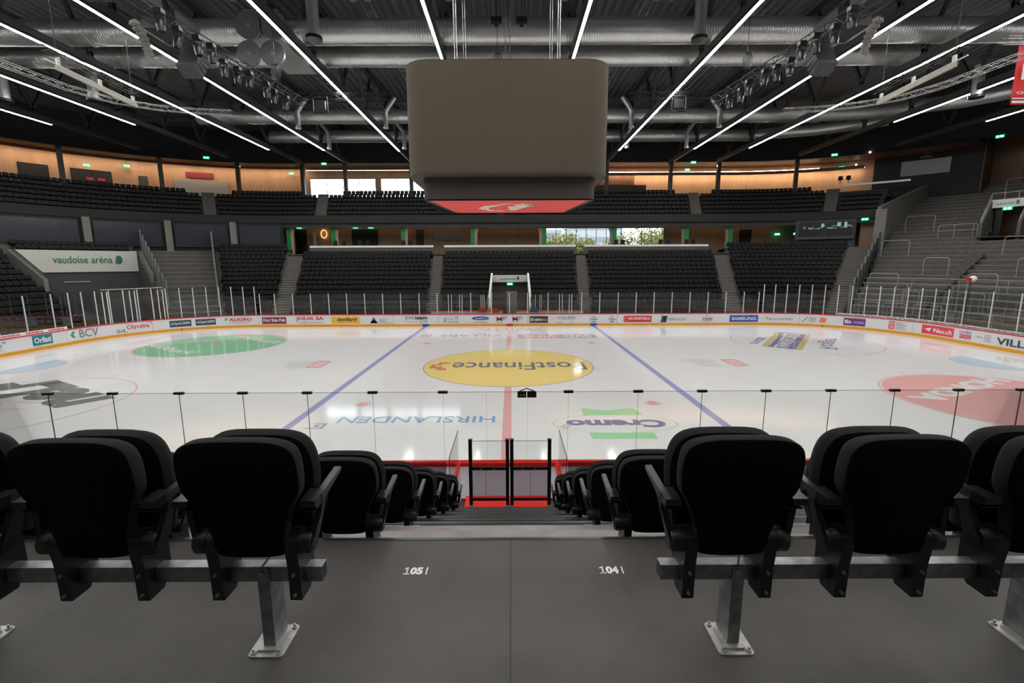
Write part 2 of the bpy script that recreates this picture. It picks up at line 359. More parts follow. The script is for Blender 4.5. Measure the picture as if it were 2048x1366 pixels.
# lower concourse behind the stands
m = MB(); sweep(m, rect(12.9, 20.9, 6.35, 6.40), -.97, .955); sweep(m, rect(15, 20.9, 6.9, 7.0), -1.3, -.97); sweep(m, rect(15, 20.9, 6.9, 7.0), .955, 1.43); struct(m.build('floor_concourse', 'concrete_dark'))
m = MB(); sweep(m, rect(20.9, 21.1, -.6, 6.45), -1.4, 1.5, st=.1); struct(m.build('wall_under_concourse', 'concrete_dark'))
m = MB()
sweep(m, rect(20.9, 21.1, 6.4, 10.1), -1.35, .16); sweep(m, rect(20.9, 21.1, 6.4, 10.1), .70, 1.5)
struct(m.build('wall_concourse', 'wood'))
window('window_3', .165, .44, 21, 6.5, 10.1, 6); window('window_4', .46, .695, 21, 6.5, 10.1, 5)
m = MB(); sweep(m, rect(15.6, 26, 10.1, 10.25), -5.5, 1.43); struct(m.build('ceiling_concourse', 'wall_grey'))
t = thing('fill_light', 'added warm fill light hidden at the ceiling of the lower concourse', 'ceiling light', P3(0, 20, 10))  # lamp added to brighten the concourse timber; its lip hides it from the rink
m = MB(); sweep(m, rect(19.3, 19.36, 9.86, 10.1), -1.3, 1.15); m.build('lip', 'wood', t)
m = MB(); sweep(m, rect(19.5, 19.6, 10.06, 10.1), -.98, .16); sweep(m, rect(19.5, 19.6, 10.06, 10.1), .7, 1.15); m.build('diffuser', 'warm_dim', t)
for a, b, w in ((-.876, -.335, 'left of the centre block'), (-.288, .29, 'behind the centre block'), (.328, .872, 'right of the centre block')):
    t = thing('balustrade', 'long white topped parapet behind the last seat row '+w, 'parapet', P3((a+b)/2, 13.8, 6.6))
    m = MB(); sweep(m, rect(13.7, 13.85, 6.3, 7.2), a, b); m.build('wall_base', 'concrete', t)
    m = MB(); sweep(m, rect(13.62, 13.95, 7.2, 7.42), a, b); m.build('coping', 'white_paint', t)
# balcony of the upper tier
m = MB(); sweep(m, rect(15.5, 15.75, 10.05, 10.95), -5.5, 1.43); struct(m.build('trim_4', 'fascia'))
KU, RU = 6, .585
m = MB(); steps(m, -2.7, 1.43, 0, KU, 15.75, TR, 10.15, RU)
sweep(m, rect(15.75+TR*(KU+1), 26, 13.3, 13.5), -2.7, 1.43)
tag(m.build('upper_terrace', 'concrete_dark'), 'curved stepped concrete deck under the upper seats', 'upper terrace')
for a, b, w in ((-1.253, -1.217, 'far left'), (-.861, -.812, 'in front of the upper windows'), (.805, .85, 'right of the cube'), (1.277, 1.312, 'far right')):
    m = MB(); steps(m, a, b, 0, 2*KU+1, 15.62, TR/2, 10.3, RU/2); tag(m.build('stairway', 'concrete'), 'stairway through the upper seats, '+w, 'stairs')
# upper columns
cn = {-1.57: 'leftmost', -1.35: 'second from the left', -1.145: 'third from the left', -.925: 'left end of the upper windows', -.734: 'in front of the upper windows', -.44: 'just left of the cube', .435: 'just right of the cube', .722: 'right of the slatted curtain', .936: 'two to the right of the slatted curtain', 1.19: 'rightmost'}
for tq, w in cn.items():
    x, y = P(tq, 21.5); m = MB().box(-.22, .22, -.22, .22, 0, 5.2); o = m.build('steel_column', 'dark_steel'); o.location = (x, y, 12.8); o.rotation_euler.z = NRM(tq)
    tag(o, 'black square steel column behind the upper seats, '+w, 'column')
# green fronted columns of the concourse
gn = ((-.98, 'beside the first black door'), (-.782, 'beside the glowing ring'), (-.473, 'right of the black double doors'), (-.164, 'left of the lower windows'), (.152, 'at the left edge of the lower windows'), (.466, 'between the two lower windows'), (.786, 'right of the lower windows'), (.981, 'beside the single dark door at right'))
for tq, w in gn:
    x, y = P(tq, 16.4); t = thing('green_column', 'concourse column with a bright green side, '+w, 'column', (x, y, 6.45))
    lpart(MB().box(-.22, .22, -.16, .16, 0, 3.65), 'column_face', 'green_paint', t)
    s = 1 if tq < 0 else -1
    oc = [(0, 0), (.28, 0), (.32, 2.4), (.5, 3.1), (.95, 3.65), (0, 3.65)]
    m = MB(); m.prism(oc, lambda p, q: (s*(.22+p[0]), .2*q-.05, p[1])); lpart(m, 'curved_bracket', 'concrete_light' if tq > .3 else 'wood', t)
# dark glazed boxes at the left below the balcony with concrete piers
m = MB(); sweep(m, rect(15.6, 15.8, 6.5, 10.05), -1.79, -1.0); struct(m.build('wall_boxes', 'wall_black'))
for i, (a, b) in enumerate(((-1.77, -1.59), (-1.555, -1.38), (-1.345, -1.185), (-1.15, -1.01))):
    f = MB(); sweep(f, rect(15.4, 15.6, 7.3, 9.75), a, b); w = struct(f.build('window_%d' % (5+i), 'dark_glass'))
for tq, w in ((-1.573, 'above the big tunnel sign'), (-1.362, 'above the bare terrace'), (-1.167, 'above the left block of seats')):
    x, y = P(tq, 15.1); m = MB().box(-.3, .3, -.25, .25, 0, 3.4); o = m.build('concrete_pier', 'concrete_light'); o.location = (x, y, 6.7); o.rotation_euler.z = NRM(tq); tag(o, 'rough concrete pier between dark glazed boxes, '+w, 'pier')
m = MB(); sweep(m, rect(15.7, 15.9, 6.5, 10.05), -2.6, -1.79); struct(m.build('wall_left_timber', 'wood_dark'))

# doors and fittings on curved walls
def panel(name, mt, t0, t1, o, z0, z1, label=None, cat=None, th=.06, parent=None):
    m = MB(); sweep(m, rect(o-th, o, z0, z1), t0, t1, st=.02); ob = m.build(name, mt, parent)
    if label: tag(ob, label, cat)
    return ob
dn = 1
def door(t0, t1, o, z0, z1, leaf=2, mt='door_dark', base='black_plastic'):
    global dn
    d = struct(panel('door_%d' % dn, 'black_metal', t0, t1, o, z0, z1)); dn += 1
    for i in range(leaf):
        a = t0+(t1-t0)*(i+.06)/leaf; b = t0+(t1-t0)*(i+.94)/leaf
        m = MB(); sweep(m, rect(o-.1, o-.06, z0, z1-.08), a, b, st=.02); q = m.build('door_leaf', mt); q.parent = d
        m = MB(); x, y = P(a+(b-a)*(.85 if i == 0 else .15), o-.13); m.box(x-.02, x+.02, y-.02, y+.02, z0+1, z0+1.25); q = m.build('handle', 'steel_light'); q.parent = d
    return d
door(-.975, -.925, 20.9, 6.45, 9.75, 1); door(-.719, -.60, 20.9, 6.45, 9.72, 2); door(-.426, -.392, 20.9, 6.45, 9.62, 1, 'wall_grey')
door(1.034, 1.072, 20.9, 6.45, 9.5, 1); door(-1.63, -1.575, 25.95, 13.5, 16.5, 1); door(-1.534, -1.452, 25.95, 13.5, 16.5, 2); door(-1.395, -1.375, 25.95, 13.5, 16.3, 1, 'wall_grey')
door(1.655, 1.685, 29.35, 13.9, 16.6, 1)
for a, b, w in ((-1.505, -1.490, 'left'), (-1.482, -1.467, 'right')): panel('notice_sign', 'ad_red', a, b, 25.8, 15.3, 15.6, 'small red notice on the %s black door leaf of the left upper gangway' % w, 'sign', .02)
panel('roller_shutter', 'shutter', -.345, -.215, 20.8, 8.35, 9.48, 'pale roller shutter of a kiosk behind the lower concourse', 'shutter', .08)
panel('roller_shutter', 'shutter', -1.315, -1.18, 25.9, 13.6, 16.2, 'grey roller shutter below the brown sign of the left upper gangway', 'shutter', .08)
panel('wayfinding_sign', 'ad_maroon', -1.285, -1.215, 25.9, 16.55, 17.25, 'brown wayfinding sign above the grey shutter at upper left', 'sign', .04)
m = MB(); sweep(m, rect(15.9, 16.1, 6.5, 8.0), 1.0, 1.1); 
t = thing('video_screen', 'wide dark video screen pair above the right hand seats', 'screen', P3(1.29, 15.6, 9))
m = MB(); sweep(m, rect(15.2, 15.45, 7.9, 9.95), 1.205, 1.375); m.build('bezel', 'wall_grey', t)
for a, b in ((1.21, 1.288), (1.292, 1.37)):
    m = MB(); sweep(m, rect(15.14, 15.2, 8.25, 9.8), a, b); m.build('screen_panel', 'black_bright', t)
# picture on the dark screens (pale shapes seen in them)
m = MB()
for i in range(26):
    s0 = 1.215+.15*random.random(); ln = .004+.01*random.random(); z = 9.0+.35*random.random(); q = (s0, min(1.368, s0+ln))
    sweep(m, rect(15.125, 15.135, z, z+.05), q[0], q[1], st=.05)
sweep(m, rect(15.125, 15.135, 9.25, 9.7), 1.325, 1.335); sweep(m, rect(15.125, 15.135, 9.2, 9.7), 1.345, 1.353); sweep(m, rect(15.125, 15.135, 9.2, 9.6), 1.278, 1.286)
m.build('screen_image', 'screen_b', t)
m = MB(); sweep(m, rect(15.6, 15.8, 6.5, 10.1), 1.2, 1.378); struct(m.build('wall_screens', 'wall_grey'))
panel('timber_door_panel', 'wood', 1.385, 1.425, 17, 6.5, 10.1, 'lit timber panel in the doorway beside the standing terrace', 'panel')
# ring lamp and poster
t = thing('neon_ring', 'glowing amber ring on the concourse wall', 'lamp', P3(-.845, 20.7, 9.1))
m = MB(); x, y = P(-.845, 20.7); m.tube([(x+.36*math.cos(a*PI/12), y, 9.15+.5*math.sin(a*PI/12)) for a in range(25)], .04, 6, cap=False); m.build('ring', 'ring_glow', t)
m = MB(); sweep(m, rect(20.6, 20.7, 7.6, 9.3), -.895, -.88); m2 = m.build('poster', 'ad_white', t)
# exit signs
def exit_sign(tq, o, z, w, hang=0):
    x, y = P(tq, o); t = thing('exit_sign', 'small glowing green exit sign '+w, 'exit sign', (x, y, z), rz=NRM(tq))
    lpart(MB().box(-.32, .32, -.04, .04, -.13, .13), 'sign_box', 'exit_green', t)
    m = MB().box(-.22, -.07, -.055, -.041, -.07, .07); m.box(.05, .22, -.055, -.041, -.08, .08); lpart(m, 'pictogram', 'exit_white', t)
for a in ((-1.229, 21.9, 18.35, 'on the dark fascia at upper left'), (-.829, 21.9, 17.9, 'on the dark fascia above the upper windows'), (.823, 21.9, 17.9, 'on the dark fascia right of the cube'), (1.288, 21.9, 18.2, 'on the dark fascia at upper right'), (1.645, 21.9, 17.9, 'on the black wall at far upper right'),
          (-1.502, 25.5, 16.9, 'above the black double door of the left gangway'), (-1.418, 25.5, 17.3, 'left of the third upper column'), (-.995, 25.5, 17.4, 'beside the upper windows'), (.809, 25.0, 17.6, 'below the cove light right of the cube'), (1.305, 25.5, 17.3, 'at the end of the right upper gangway'), (1.66, 29.2, 17.2, 'above the door at the far right'),
          (-.955, 20.6, 9.95, 'above the first black concourse door'), (-.905, 17.5, 9.95, 'under the balcony near the glowing ring'), (-.70, 20.6, 9.95, 'above the left leaf of the black double doors'), (-.63, 20.6, 9.95, 'above the right leaf of the black double doors'), (-.31, 17.5, 9.95, 'above the stairs left of the centre block'),
          (.39, 17.5, 9.95, 'in front of the lower windows'), (.885, 17.5, 9.9, 'above the stairs right of the lower windows'), (1.15, 20.5, 8.85, 'low on the timber wall, left one of two'), (1.205, 18.5, 8.75, 'low on the timber wall, right one of two'), (1.40, 15.3, 9.9, 'above the doorway beside the standing terrace'), (-1.80, 15.2, 9.9, 'at the left edge below the balcony')):
    exit_sign(*a)
for tq, o, z, w in ((-1.14, 21.9, 17.5, 'left of the upper windows'), (1.375, 21.9, 18.1, 'at upper right by the black wall'), (1.34, 25, 17.4, 'at the end of the right gangway'), (.93, 21.5, 17.4, 'on the second column right of the cube')):
    x, y = P(tq, o); m = MB().tube([(x, y, z-.07), (x, y, z+.07)], .09, 10); tag(m.build('spot_lamp', 'spot'), 'tiny bright spot lamp '+w, 'lamp')

# big tunnel at left with white sign
t = thing('tunnel_sign', 'long white sign with dark green lettering over the big left tunnel', 'sign', P3(-1.62, 13, 5.7))
m = MB(); sweep(m, [(12.95, 4.72), (13.1, 4.72), (13.1, 6.74), (12.95, 6.74)], -1.735, -1.467, st=.02)
m.prism([(-1.78, 6.74), (-1.735, 6.74), (-1.735, 4.85)], lambda p, s: P3(p[0], 12.95+.15*s, p[1])); m.build('sign_board', 'sign_white', t)
def on_sign(t0, t1, o, z0, z1):
    a, b = S_of(t0, o), S_of(t1, o)
    return lambda x, y: P3(T_of(a+(b-a)*x, o), o, z0+(z1-z0)*y)
m = text_mb(MB(), 'vaudoise aréna', on_sign(-1.685, -1.535, 12.92, 5.55, 6.2), .012); m.build('lettering', 'sign_green', t)
m = MB(); f = on_sign(-1.526, -1.508, 12.92, 5.45, 6.3)
m.add([f(.5+.5*math.cos(a*PI/10), .5+.5*math.sin(a*PI/10)) for a in range(20)], [tuple(range(20))]); m.build('emblem', 'sign_green', t)
m = MB(); f = on_sign(-1.528, -1.515, 12.90, 5.45, 5.95); m.add([f(.2, .1), f(.9, 0), f(.6, .6), f(.3, 1), f(0, .6)], [(0, 1, 2, 3, 4)]); m.build('emblem', 'sign_blue', t)
m = MB(); sweep(m, rect(13.1, 13.3, -.1, 4.75), -1.8, -1.46); struct(m.build('wall_tunnel', 'wall_grey'))
m = MB(); sweep(m, rect(13.0, 13.06, 3.75, 3.85), -1.665, -1.60); tag(m.build('light_fitting', 'steel_light'), 'pale horizontal bar inside the big left tunnel', 'fitting')
for tq, w, o0 in ((-1.785, 'left', 8.2), (-1.462, 'right', 8.6)):
    m = MB(); m.prism([(o0, -.1), (13.1, -.1), (13.1, 6.74), (o0, zp(o0)+.75)], lambda p, s: P3(tq+.012*s, p[0], p[1]))
    tag(m.build('tunnel_wall', 'concrete_light'), 'sloping concrete cheek wall on the %s of the big tunnel' % w, 'wall')
m = MB(); m.prism([(8.2, zp(8.2)+.75), (13.1, 6.74), (13.1, 7.1), (8.2, zp(8.2)+1.1)], lambda p, s: P3(-1.778+.002*s, p[0], p[1])); tag(m.build('glass_screen', 'pane_edge'), 'sloping glass guard on the left wall of the big tunnel', 'glass guard')
t = thing('handrail', 'dark sloping stair railing inside the big tunnel', 'railing', P3(-1.76, 5, 1))
m = MB(); m.tube([P3(-1.77, 9, 3.9), P3(-1.72, 1.5, .9)], .03, 6); m.tube([P3(-1.77, 9, 3.2), P3(-1.72, 1.5, .3)], .025, 6); m.build('rails', 'dark_steel', t)
for i in range(5):
    f = i/4; m = MB(); m.tube([P3(-1.77+.05*f, 9-7.5*f, 3.9-3*f), P3(-1.77+.05*f, 9-7.5*f, 2.9-3*f)], .03, 6); m.build('post', 'dark_steel', t)
# sloping glass / steel screens flanking the bare terrace
def slope_screen(tq, label, o0=4.5, o1=15.2, h=1.9):
    t = thing('sloping_screen', label, 'glass screen', P3(tq, o0, zp(o0))); n = 9
    for i in range(n):
        a = o0+(o1-o0)*i/n; b = a+(o1-o0)/n*.96; z = zp(b)
        m = MB(); m.prism([(a, z-.3), (b, z-.3), (b, z+h), (a, z+h)], lambda p, s: P3(tq+.003*s, p[0], p[1])); m.build('pane', 'pane_edge', t)
        m = MB(); x, y = P(tq, a); m.box(x-.06, x+.06, y-.06, y+.06, z-.8, z+h+.02); m.build('post', 'steel_light', t)
slope_screen(-1.445, 'tall stepped glass screen with steel posts right of the big tunnel'); slope_screen(-1.238, 'tall stepped glass screen with steel posts left of the black seats')
slope_screen(1.45, 'tall stepped glass screen between the black seats and the standing terrace', 3.5, 14.5, 1.7)

# centre tunnel
t = thing('small_tunnel', 'small white framed tunnel mouth in the centre block', 'tunnel', (0.03, 23.8, .3))
MB().box(-1.8, 1.85, 23.9, 24.0, 3.45, 4.2).build('sign_board', 'sign_white', t)
m = text_mb(MB(), 'vaudoise aréna', lambda x, y: (-.95+1.6*x, 23.88, 3.68+.28*y), .0); m.build('lettering', 'sign_green', t)
m = MB().add([(.85+.12*math.cos(a*PI/8), 23.88, 3.88+.2*math.sin(a*PI/8)) for a in range(16)], [tuple(range(16))]); m.build('emblem', 'sign_green', t)
for s, x in ((-1, -1.78), (1, 1.84)):
    m = MB(); m.prism([(17.6, -.1), (24.3, -.1), (24.3, 4.3), (22.5, 3.3), (17.6, 1.3)], lambda p, q: (x+.14*q*s, p[0], p[1])); m.build('side_wall', 'concrete_light', t)
    m = MB(); m.tube([(x, 24, 4.35), (x+.0*s, 18.2, 2.3), (x, 18.1, 1.2)], .07, 8); m.tube([(x+.1*s, 24, 4.35), (x+.1*s, 18.2, 2.35)], .05, 8); m.build('handrail', 'white_paint', t)
MB().box(-1.8, 1.85, 24.4, 24.5, -.1, 3.5).build('back_wall', 'screen_cloth', t)
MB().box(-1.8, 1.85, 23.9, 24.5, 3.4, 3.5).build('lintel', 'concrete', t)
MB().box(-.35, .75, 24.33, 24.38, 0, 2.5).build('door', 'mesh_grey', t)
x = 0; e = thing('exit_sign', 'small glowing green exit sign in the mouth of the small centre tunnel', 'exit sign', (.03, 23.75, 3.3))
lpart(MB().box(-.3, .3, -.04, .04, -.12, .12), 'sign_box', 'exit_green', e); lpart(MB().box(-.2, -.05, -.05, -.041, -.08, .08).box(.05, .2, -.05, -.041, -.08, .08), 'pictogram', 'exit_white', e)

# right tunnel in the standing terrace
t = thing('terrace_tunnel', 'tunnel mouth with white sign and railings in the standing terrace', 'tunnel', P3(1.73, 16, 7.8))
m = MB(); sweep(m, rect(17.0, 17.15, 10.35, 11.1), 1.68, 1.757); m.build('sign_board', 'sign_white', t)
m = text_mb(MB(), 'vaudoise aréna', on_sign(1.694, 1.732, 16.96, 10.6, 10.85), 0); m.build('lettering', 'ad_grey', t)
m = MB(); f = on_sign(1.736, 1.742, 16.96, 10.55, 10.95); m.add([f(.5+.5*math.cos(a*PI/8), .5+.5*math.sin(a*PI/8)) for a in range(16)], [tuple(range(16))]); m.build('emblem', 'sign_green', t)
m = MB(); sweep(m, rect(19.4, 19.6, 7.5, 11), 1.68, 1.775); m.build('back_wall', 'wood_dark', t)
m = MB(); sweep(m, rect(17.4, 17.6, 7.8, 10.3), 1.693, 1.708); m.build('door_leaf', 'door_dark', t)
m = MB(); sweep(m, rect(15.0, 19.6, 7.55, 7.65), 1.68, 1.775); m.build('landing', 'concrete_dark', t)
m = MB(); sweep(m, rect(17.1, 21.5, 11.0, 11.1), 1.68, 1.775); m.build('roof_slab', 'concrete', t)
for tq in (1.68, 1.762):
    m = MB(); m.prism([(15.4, 7), (21.5, 7), (21.5, 11.1), (17.1, 11.1), (15.4, 8.9)], lambda p, s: P3(tq+.008*s, p[0], p[1])); m.build('side_wall', 'concrete', t)
    m = MB(); m.tube([P3(tq+.004, 15.4, 8.9), P3(tq+.004, 15.4, 9.35), P3(tq+.004, 17.1, 11.7)], .04, 6); m.tube([P3(tq+.004, 15.4, 8.95), P3(tq+.004, 17.1, 11.15)], .06, 6); m.build('handrail', 'alu', t)
m = MB(); m.tube([P3(q, 17.1, 11.7) for q in (1.684, 1.72, 1.766)], .035, 6)
for q in (1.684, 1.71, 1.738, 1.766): m.tube([P3(q, 17.1, 11.1), P3(q, 17.1, 11.7)], .03, 6)
m.build('handrail', 'alu', t)
exit_sign(1.722, 16.8, 10.2, 'below the white sign of the standing terrace tunnel')
# crush barriers on the standing terrace
def barrier(t0, t1, o, h, w, mid=False):
    z = .29+RI*int((o-O1)/TR); x, y = P((t0+t1)/2, o); t = thing('crush_barrier', w, 'crush barrier', (x, y, z))
    a = Vector(P3(t0, o, z)); b = Vector(P3(t1, o, z)); d = (b-a).normalized(); q = .18; H = Vector((0, 0, h))
    m = MB(); m.tube([a, a+H*.85, a+H*.96+d*q*.3, a+H+d*q, b+H-d*q, b+H*.96-d*q*.3, b+H*.85, b], .032, 8); m.build('hoop', 'alu', t)
    if mid:
        m = MB(); m.tube([a+H*.55, b+H*.55], .025, 6); m.build('mid_rail', 'alu', t)
        for f in (.42, .9): m = MB(); c = a+(b-a)*f; m.tube([c, c+H], .028, 6); m.build('post', 'alu', t)
    m = MB()
    for c in (a, b): m.box(c.x-.08, c.x+.08, c.y-.08, c.y+.08, z, z+.04)
    m.build('foot_plate', 'alu', t)
for i, (a, b, o, h, w, md) in enumerate(((1.493, 1.559, 18.3, 1.65, 'highest hoop beside the sloping concrete wall', 0), (1.583, 1.67, 16.3, 1.3, 'rail with four posts and a mid rail left of the tunnel', 1), (1.469, 1.544, 12.5, 1.5, 'hoop halfway up beside the glass screen', 0), (1.618, 1.688, 9.6, 1.5, 'hoop left of the narrow stair, middle height', 0), (1.481, 1.577, 7.0, 1.45, 'wide hoop low beside the glass screen', 0),
        (1.797, 1.885, 6.9, 1.5, 'hoop behind the red and white camera ball', 0), (1.777, 1.834, 12.5, 1.5, 'hoop right of the narrow stair, below the tunnel', 0), (1.867, 1.96, 9.7, 1.4, 'hoop at the right edge of the view, middle height', 0), (1.829, 1.924, 4.6, 1.4, 'low hoop just behind the rink glass, right of the stair', 0), (1.638, 1.695, 4.6, 1.35, 'low narrow hoop just behind the rink glass', 0),
        (1.65, 1.72, 25.5, 1.6, 'topmost hoop at the upper right', 0), (1.50, 1.58, 2.9, 1.3, 'lowest hoop left, behind the white lettered strip', 0), (1.60, 1.69, 2.9, 1.3, 'lowest hoop centre, behind the white lettered strip', 0), (1.72, 1.83, 2.9, 1.3, 'lowest hoop right, behind the white lettered strip', 0))):
    barrier(a, b, o, h, 'grey steel crush barrier, '+w, md)
for k in range(1, 7):
    o = O1+TR*k+.1; m = MB(); m.tube([P3(q, o, .29+RI*k+1.05) for q in taus(1.47, 2.5, .06)], .03, 6)
    for j in range(7):
        q = 1.48+.15*j; m.tube([P3(q, o, .29+RI*k), P3(q, o, .29+RI*k+1.05)], .025, 6)
    tag(m.build('long_handrail', 'alu'), 'long pale handrail across the standing terrace, %s from the rink' % ['first', 'second', 'third', 'fourth', 'fifth', 'sixth'][k-1], 'handrail')
# camera ball on pole
t = thing('remote_camera', 'white and red camera ball on a thin pole behind the glass', 'camera', P3(2.034, 1, -.1))
x, y = P(2.034, 1); m = MB(); m.tube([(x-.5, y-.2, -.1), (x-.08, y, 4.1)], .035, 6); m.build('pole', 'dark_steel', t)
m = MB(); m.tube([(x+.05-.22*math.cos(a*PI/8), y, 4.2) for a in range(9)], [max(.01, .22*math.sin(a*PI/8)) for a in range(9)], 12); m.build('camera_head', 'white_paint', t)
m = MB().box(x-.36, x-.08, y-.1, y+.1, 4.08, 4.28); m.build('camera_body', 'ad_red', t)
# black wall section with shutter at upper right
m = MB(); sweep(m, rect(25.8, 25.9, 15.6, 17.3), 1.44, 1.54); tag(m.build('roller_shutter', 'shutter'), 'pale roller shutter on the black wall at upper right', 'shutter')
t = thing('lounge_sign', 'dim pale sign on the black wall above the upper right shutter', 'sign', P3(1.49, 25.8, 17.7))
m = MB(); f = on_sign(1.478, 1.502, 25.75, 17.5, 17.72); text_mb(m, 'PANORAMA', f, .02); f = on_sign(1.486, 1.494, 25.75, 17.82, 18.0); text_mb(m, 'oo', f, .02); m.build('lettering', 'shutter', t)
m = MB(); sweep(m, rect(22.2, 22.35, 14.5, 14.72), 1.318, 1.475); tag(m.build('upper_parapet', 'steel_light'), 'pale coping above the short upper seat block at right', 'parapet')
m = MB(); sweep(m, rect(27.2, 27.35, 14.2, 14.5), 1.47, 1.60); tag(m.build('upper_parapet', 'wood'), 'lit timber ledge above the sloping concrete wall', 'parapet')
m = MB(); sweep(m, rect(27.5, 27.6, 14.5, 16.2), 1.52, 1.60); tag(m.build('timber_screen', 'wood'), 'low timber screen on the ledge at upper right', 'panel')

# ------------------------------------------------------------------ ice sheet and its paint
YN = -15.0
def rink_outline(o=0, n=14):
    pts = []
    for q in taus(-2, 2, .06): pts.append(P(q, o))
    cx, cy, R = 21.5, YN+8.5, 8.5+o
    for i in range(n+1): a = PI/2*i/n; pts.append((cx+R*math.cos(a), cy-R*math.sin(a)))
    for i in range(n+1): a = PI/2*i/n; pts.append((-cx-R*math.sin(a), cy-R*math.cos(a)))
    return pts
ice = thing('ice_sheet', 'white ice sheet of the rink with painted lines and advertising', 'ice rink', (0, 0, 0))
ro = rink_outline(.02)
lpart(MB().prism(ro, lambda p, s: (p[0], p[1], -.1*(1-s))), 'ice_surface', 'ice', ice)
_zl = [0.002]
def paint(name, mt, mb, lab=None):
    o = lpart(mb, name, mt, ice)
    if lab: o['label'] = lab
    return o
def poly(pts, z=.003): return MB().add([(x, y, z) for x, y in pts], [tuple(range(len(pts)))])
def disc(cx, cy, r, z=.003, n=64, ry=None): return poly([(cx+r*math.cos(2*PI*i/n), cy+(ry or r)*math.sin(2*PI*i/n)) for i in range(n)], z)
def ring(cx, cy, r0, r1, z=.003, n=72, a0=0, a1=2*PI, sy=1):
    return MB().grid([[(cx+r*math.cos(a0+(a1-a0)*i/n), cy+sy*r*math.sin(a0+(a1-a0)*i/n), z) for i in range(n+1)] for r in (r0, r1)])
def rc(x0, x1, y0, y1, z=.003): return poly([(x0, y0), (x1, y0), (x1, y1), (x0, y1)], z)
paint('centre_line', 'ip_red', rc(-.15, .15, YN, -4.5)); paint('centre_line', 'ip_red', rc(-.15, .15, 4.5, 13.0))
for x in (-7.29, 7.29): paint('blue_line', 'ip_blue', rc(x-.15, x+.15, YN, 15.93))
for x in (-26, 26): paint('goal_line', 'ip_pink', rc(x-.03, x+.03, YN+1.6, 14.2))
paint('centre_circle', 'ip_yellow', disc(0, 0, 4.5), 'yellow centre circle'); paint('circle_outline', 'ip_lgrey', ring(0, 0, 4.44, 4.5, .005))
def itext(body, x0, x1, y0, y1, mt, bold=.01, shear=0, z=.006, name='ice_lettering'):
    # upside down as seen from the near side: reads from the far side
    return paint(name, mt, text_mb(MB(), body, lambda x, y: (x1-(x1-x0)*x, y1-(y1-y0)*y, z), bold, shear))
itext('PostFinance', -3.0, 4.05, -1.15, .72, 'ip_dark', .012)
paint('ice_logo', 'ip_scarlet', poly([(-3.15, .65), (-3.4, .75), (-3.75, .72), (-3.85, .2), (-4.1, .25), (-4.15, -.75), (-3.7, -.72), (-3.72, -1.1), (-3.2, -1.15), (-3.2, -.75), (-3.5, -.7), (-3.45, -.3), (-3.9, -.35), (-3.85, 0), (-3.6, 0), (-3.55, .42), (-3.15, .4)], .006), 'red stepped symbol')
for s in (-1, 1):
    for y in (-.9, .95): paint('hash_mark', 'ip_red_soft', rc(s*4.62-.12, s*4.62+.12, y-.03, y+.03))
for x, y in ((-5.6, -7), (5.6, -7), (-5.6, 7), (5.6, 7)):
    paint('faceoff_spot', 'ip_red_soft', ring(x, y, .25, .3)); 
    paint('faceoff_spot', 'ip_red_soft', MB().add([(x+.25*math.cos(a), y+.25*math.sin(a)*.9, .003) for a in [(.25+.5*i/7)*PI for i in range(8)]+[PI+(.25+.5*i/7)*PI for i in range(8)]], [tuple(range(16))]))
for cx, cy, fill in ((-20, 7, 'ip_green'), (20, 7, None), (-20, -7, None), (20, -7, 'ip_red_soft')):
    paint('faceoff_circle', 'ip_red_soft', ring(cx, cy, 4.44, 4.5, .004))
    if fill: paint('faceoff_circle_fill', fill, disc(cx, cy, 4.38), 'green filled face-off circle' if fill == 'ip_green' else 'red filled face-off circle')
    for sx in (-.85, .85):
        for sy in (-1, 1): paint('hash_mark', 'ip_red_soft', rc(cx+sx-.03, cx+sx+.03, cy+sy*4.8-.3, cy+sy*4.8+.3))
    mk = 'ip_red_soft' if fill != 'ip_red_soft' else 'ip_pink'
    paint('faceoff_spot', mk, ring(cx, cy, .24, .32, .006)); paint('faceoff_spot', mk, rc(cx-.2, cx+.2, cy-.12, cy+.12, .006))
    for sx in (-1, 1):
        for sy in (-1, 1):
            paint('faceoff_mark', mk, rc(min(cx+sx*.6, cx+sx*1.8), max(cx+sx*.6, cx+sx*1.8), cy+sy*.45-.03, cy+sy*.45+.03, .006)); paint('faceoff_mark', mk, rc(cx+sx*.6-.03, cx+sx*.6+.03, min(cy+sy*.45, cy+sy*1.3), max(cy+sy*.45, cy+sy*1.3), .006))
for s in (-1, 1):
    paint('goal_crease', 'ip_lblue', poly([(s*26, -1.8)]+[(s*(26-1.8*math.cos(a*PI/24)), 1.8*math.sin(a*PI/24)) for a in range(-12, 13)]+[(s*26, 1.8)], .003), 'pale blue goal crease')
    paint('crease_outline', 'ip_red_soft', MB().grid([[(s*(26-r*math.cos(a*PI/24)), r*math.sin(a*PI/24), .005) for a in range(-12, 13)] for r in (1.8, 1.85)]))
itext('Cremo', 2.0, 5.35, -9.72, -8.95, 'ip_navy', .05)
paint('ice_logo', 'ip_grass', ring(3.65, -9.3, 2.07, 2.11, .005, sy=.45)); paint('ice_logo', 'ip_grass', poly([(2.74, -7.62), (3.64, -7.9), (4.7, -7.62), (4.85, -8.4), (2.72, -8.42)], .004), 'green ribbon'); paint('ice_logo', 'ip_grass', poly([(2.62, -10.2), (4.72, -10.22), (4.66, -10.75), (2.66, -10.72)], .004), 'green ribbon')
paint('ice_logo', 'ip_red_soft', MB().grid([[(1.98+r*q[0], -9.58+r*q[1], .006) for q in ((1, 0), (0, 1), (-1, 0), (0, -1), (1, 0))] for r in (.2, .11)]))
itext('HIRSLANDEN', -5.85, -.42, -9.18, -8.5, 'ip_mblue', .008)
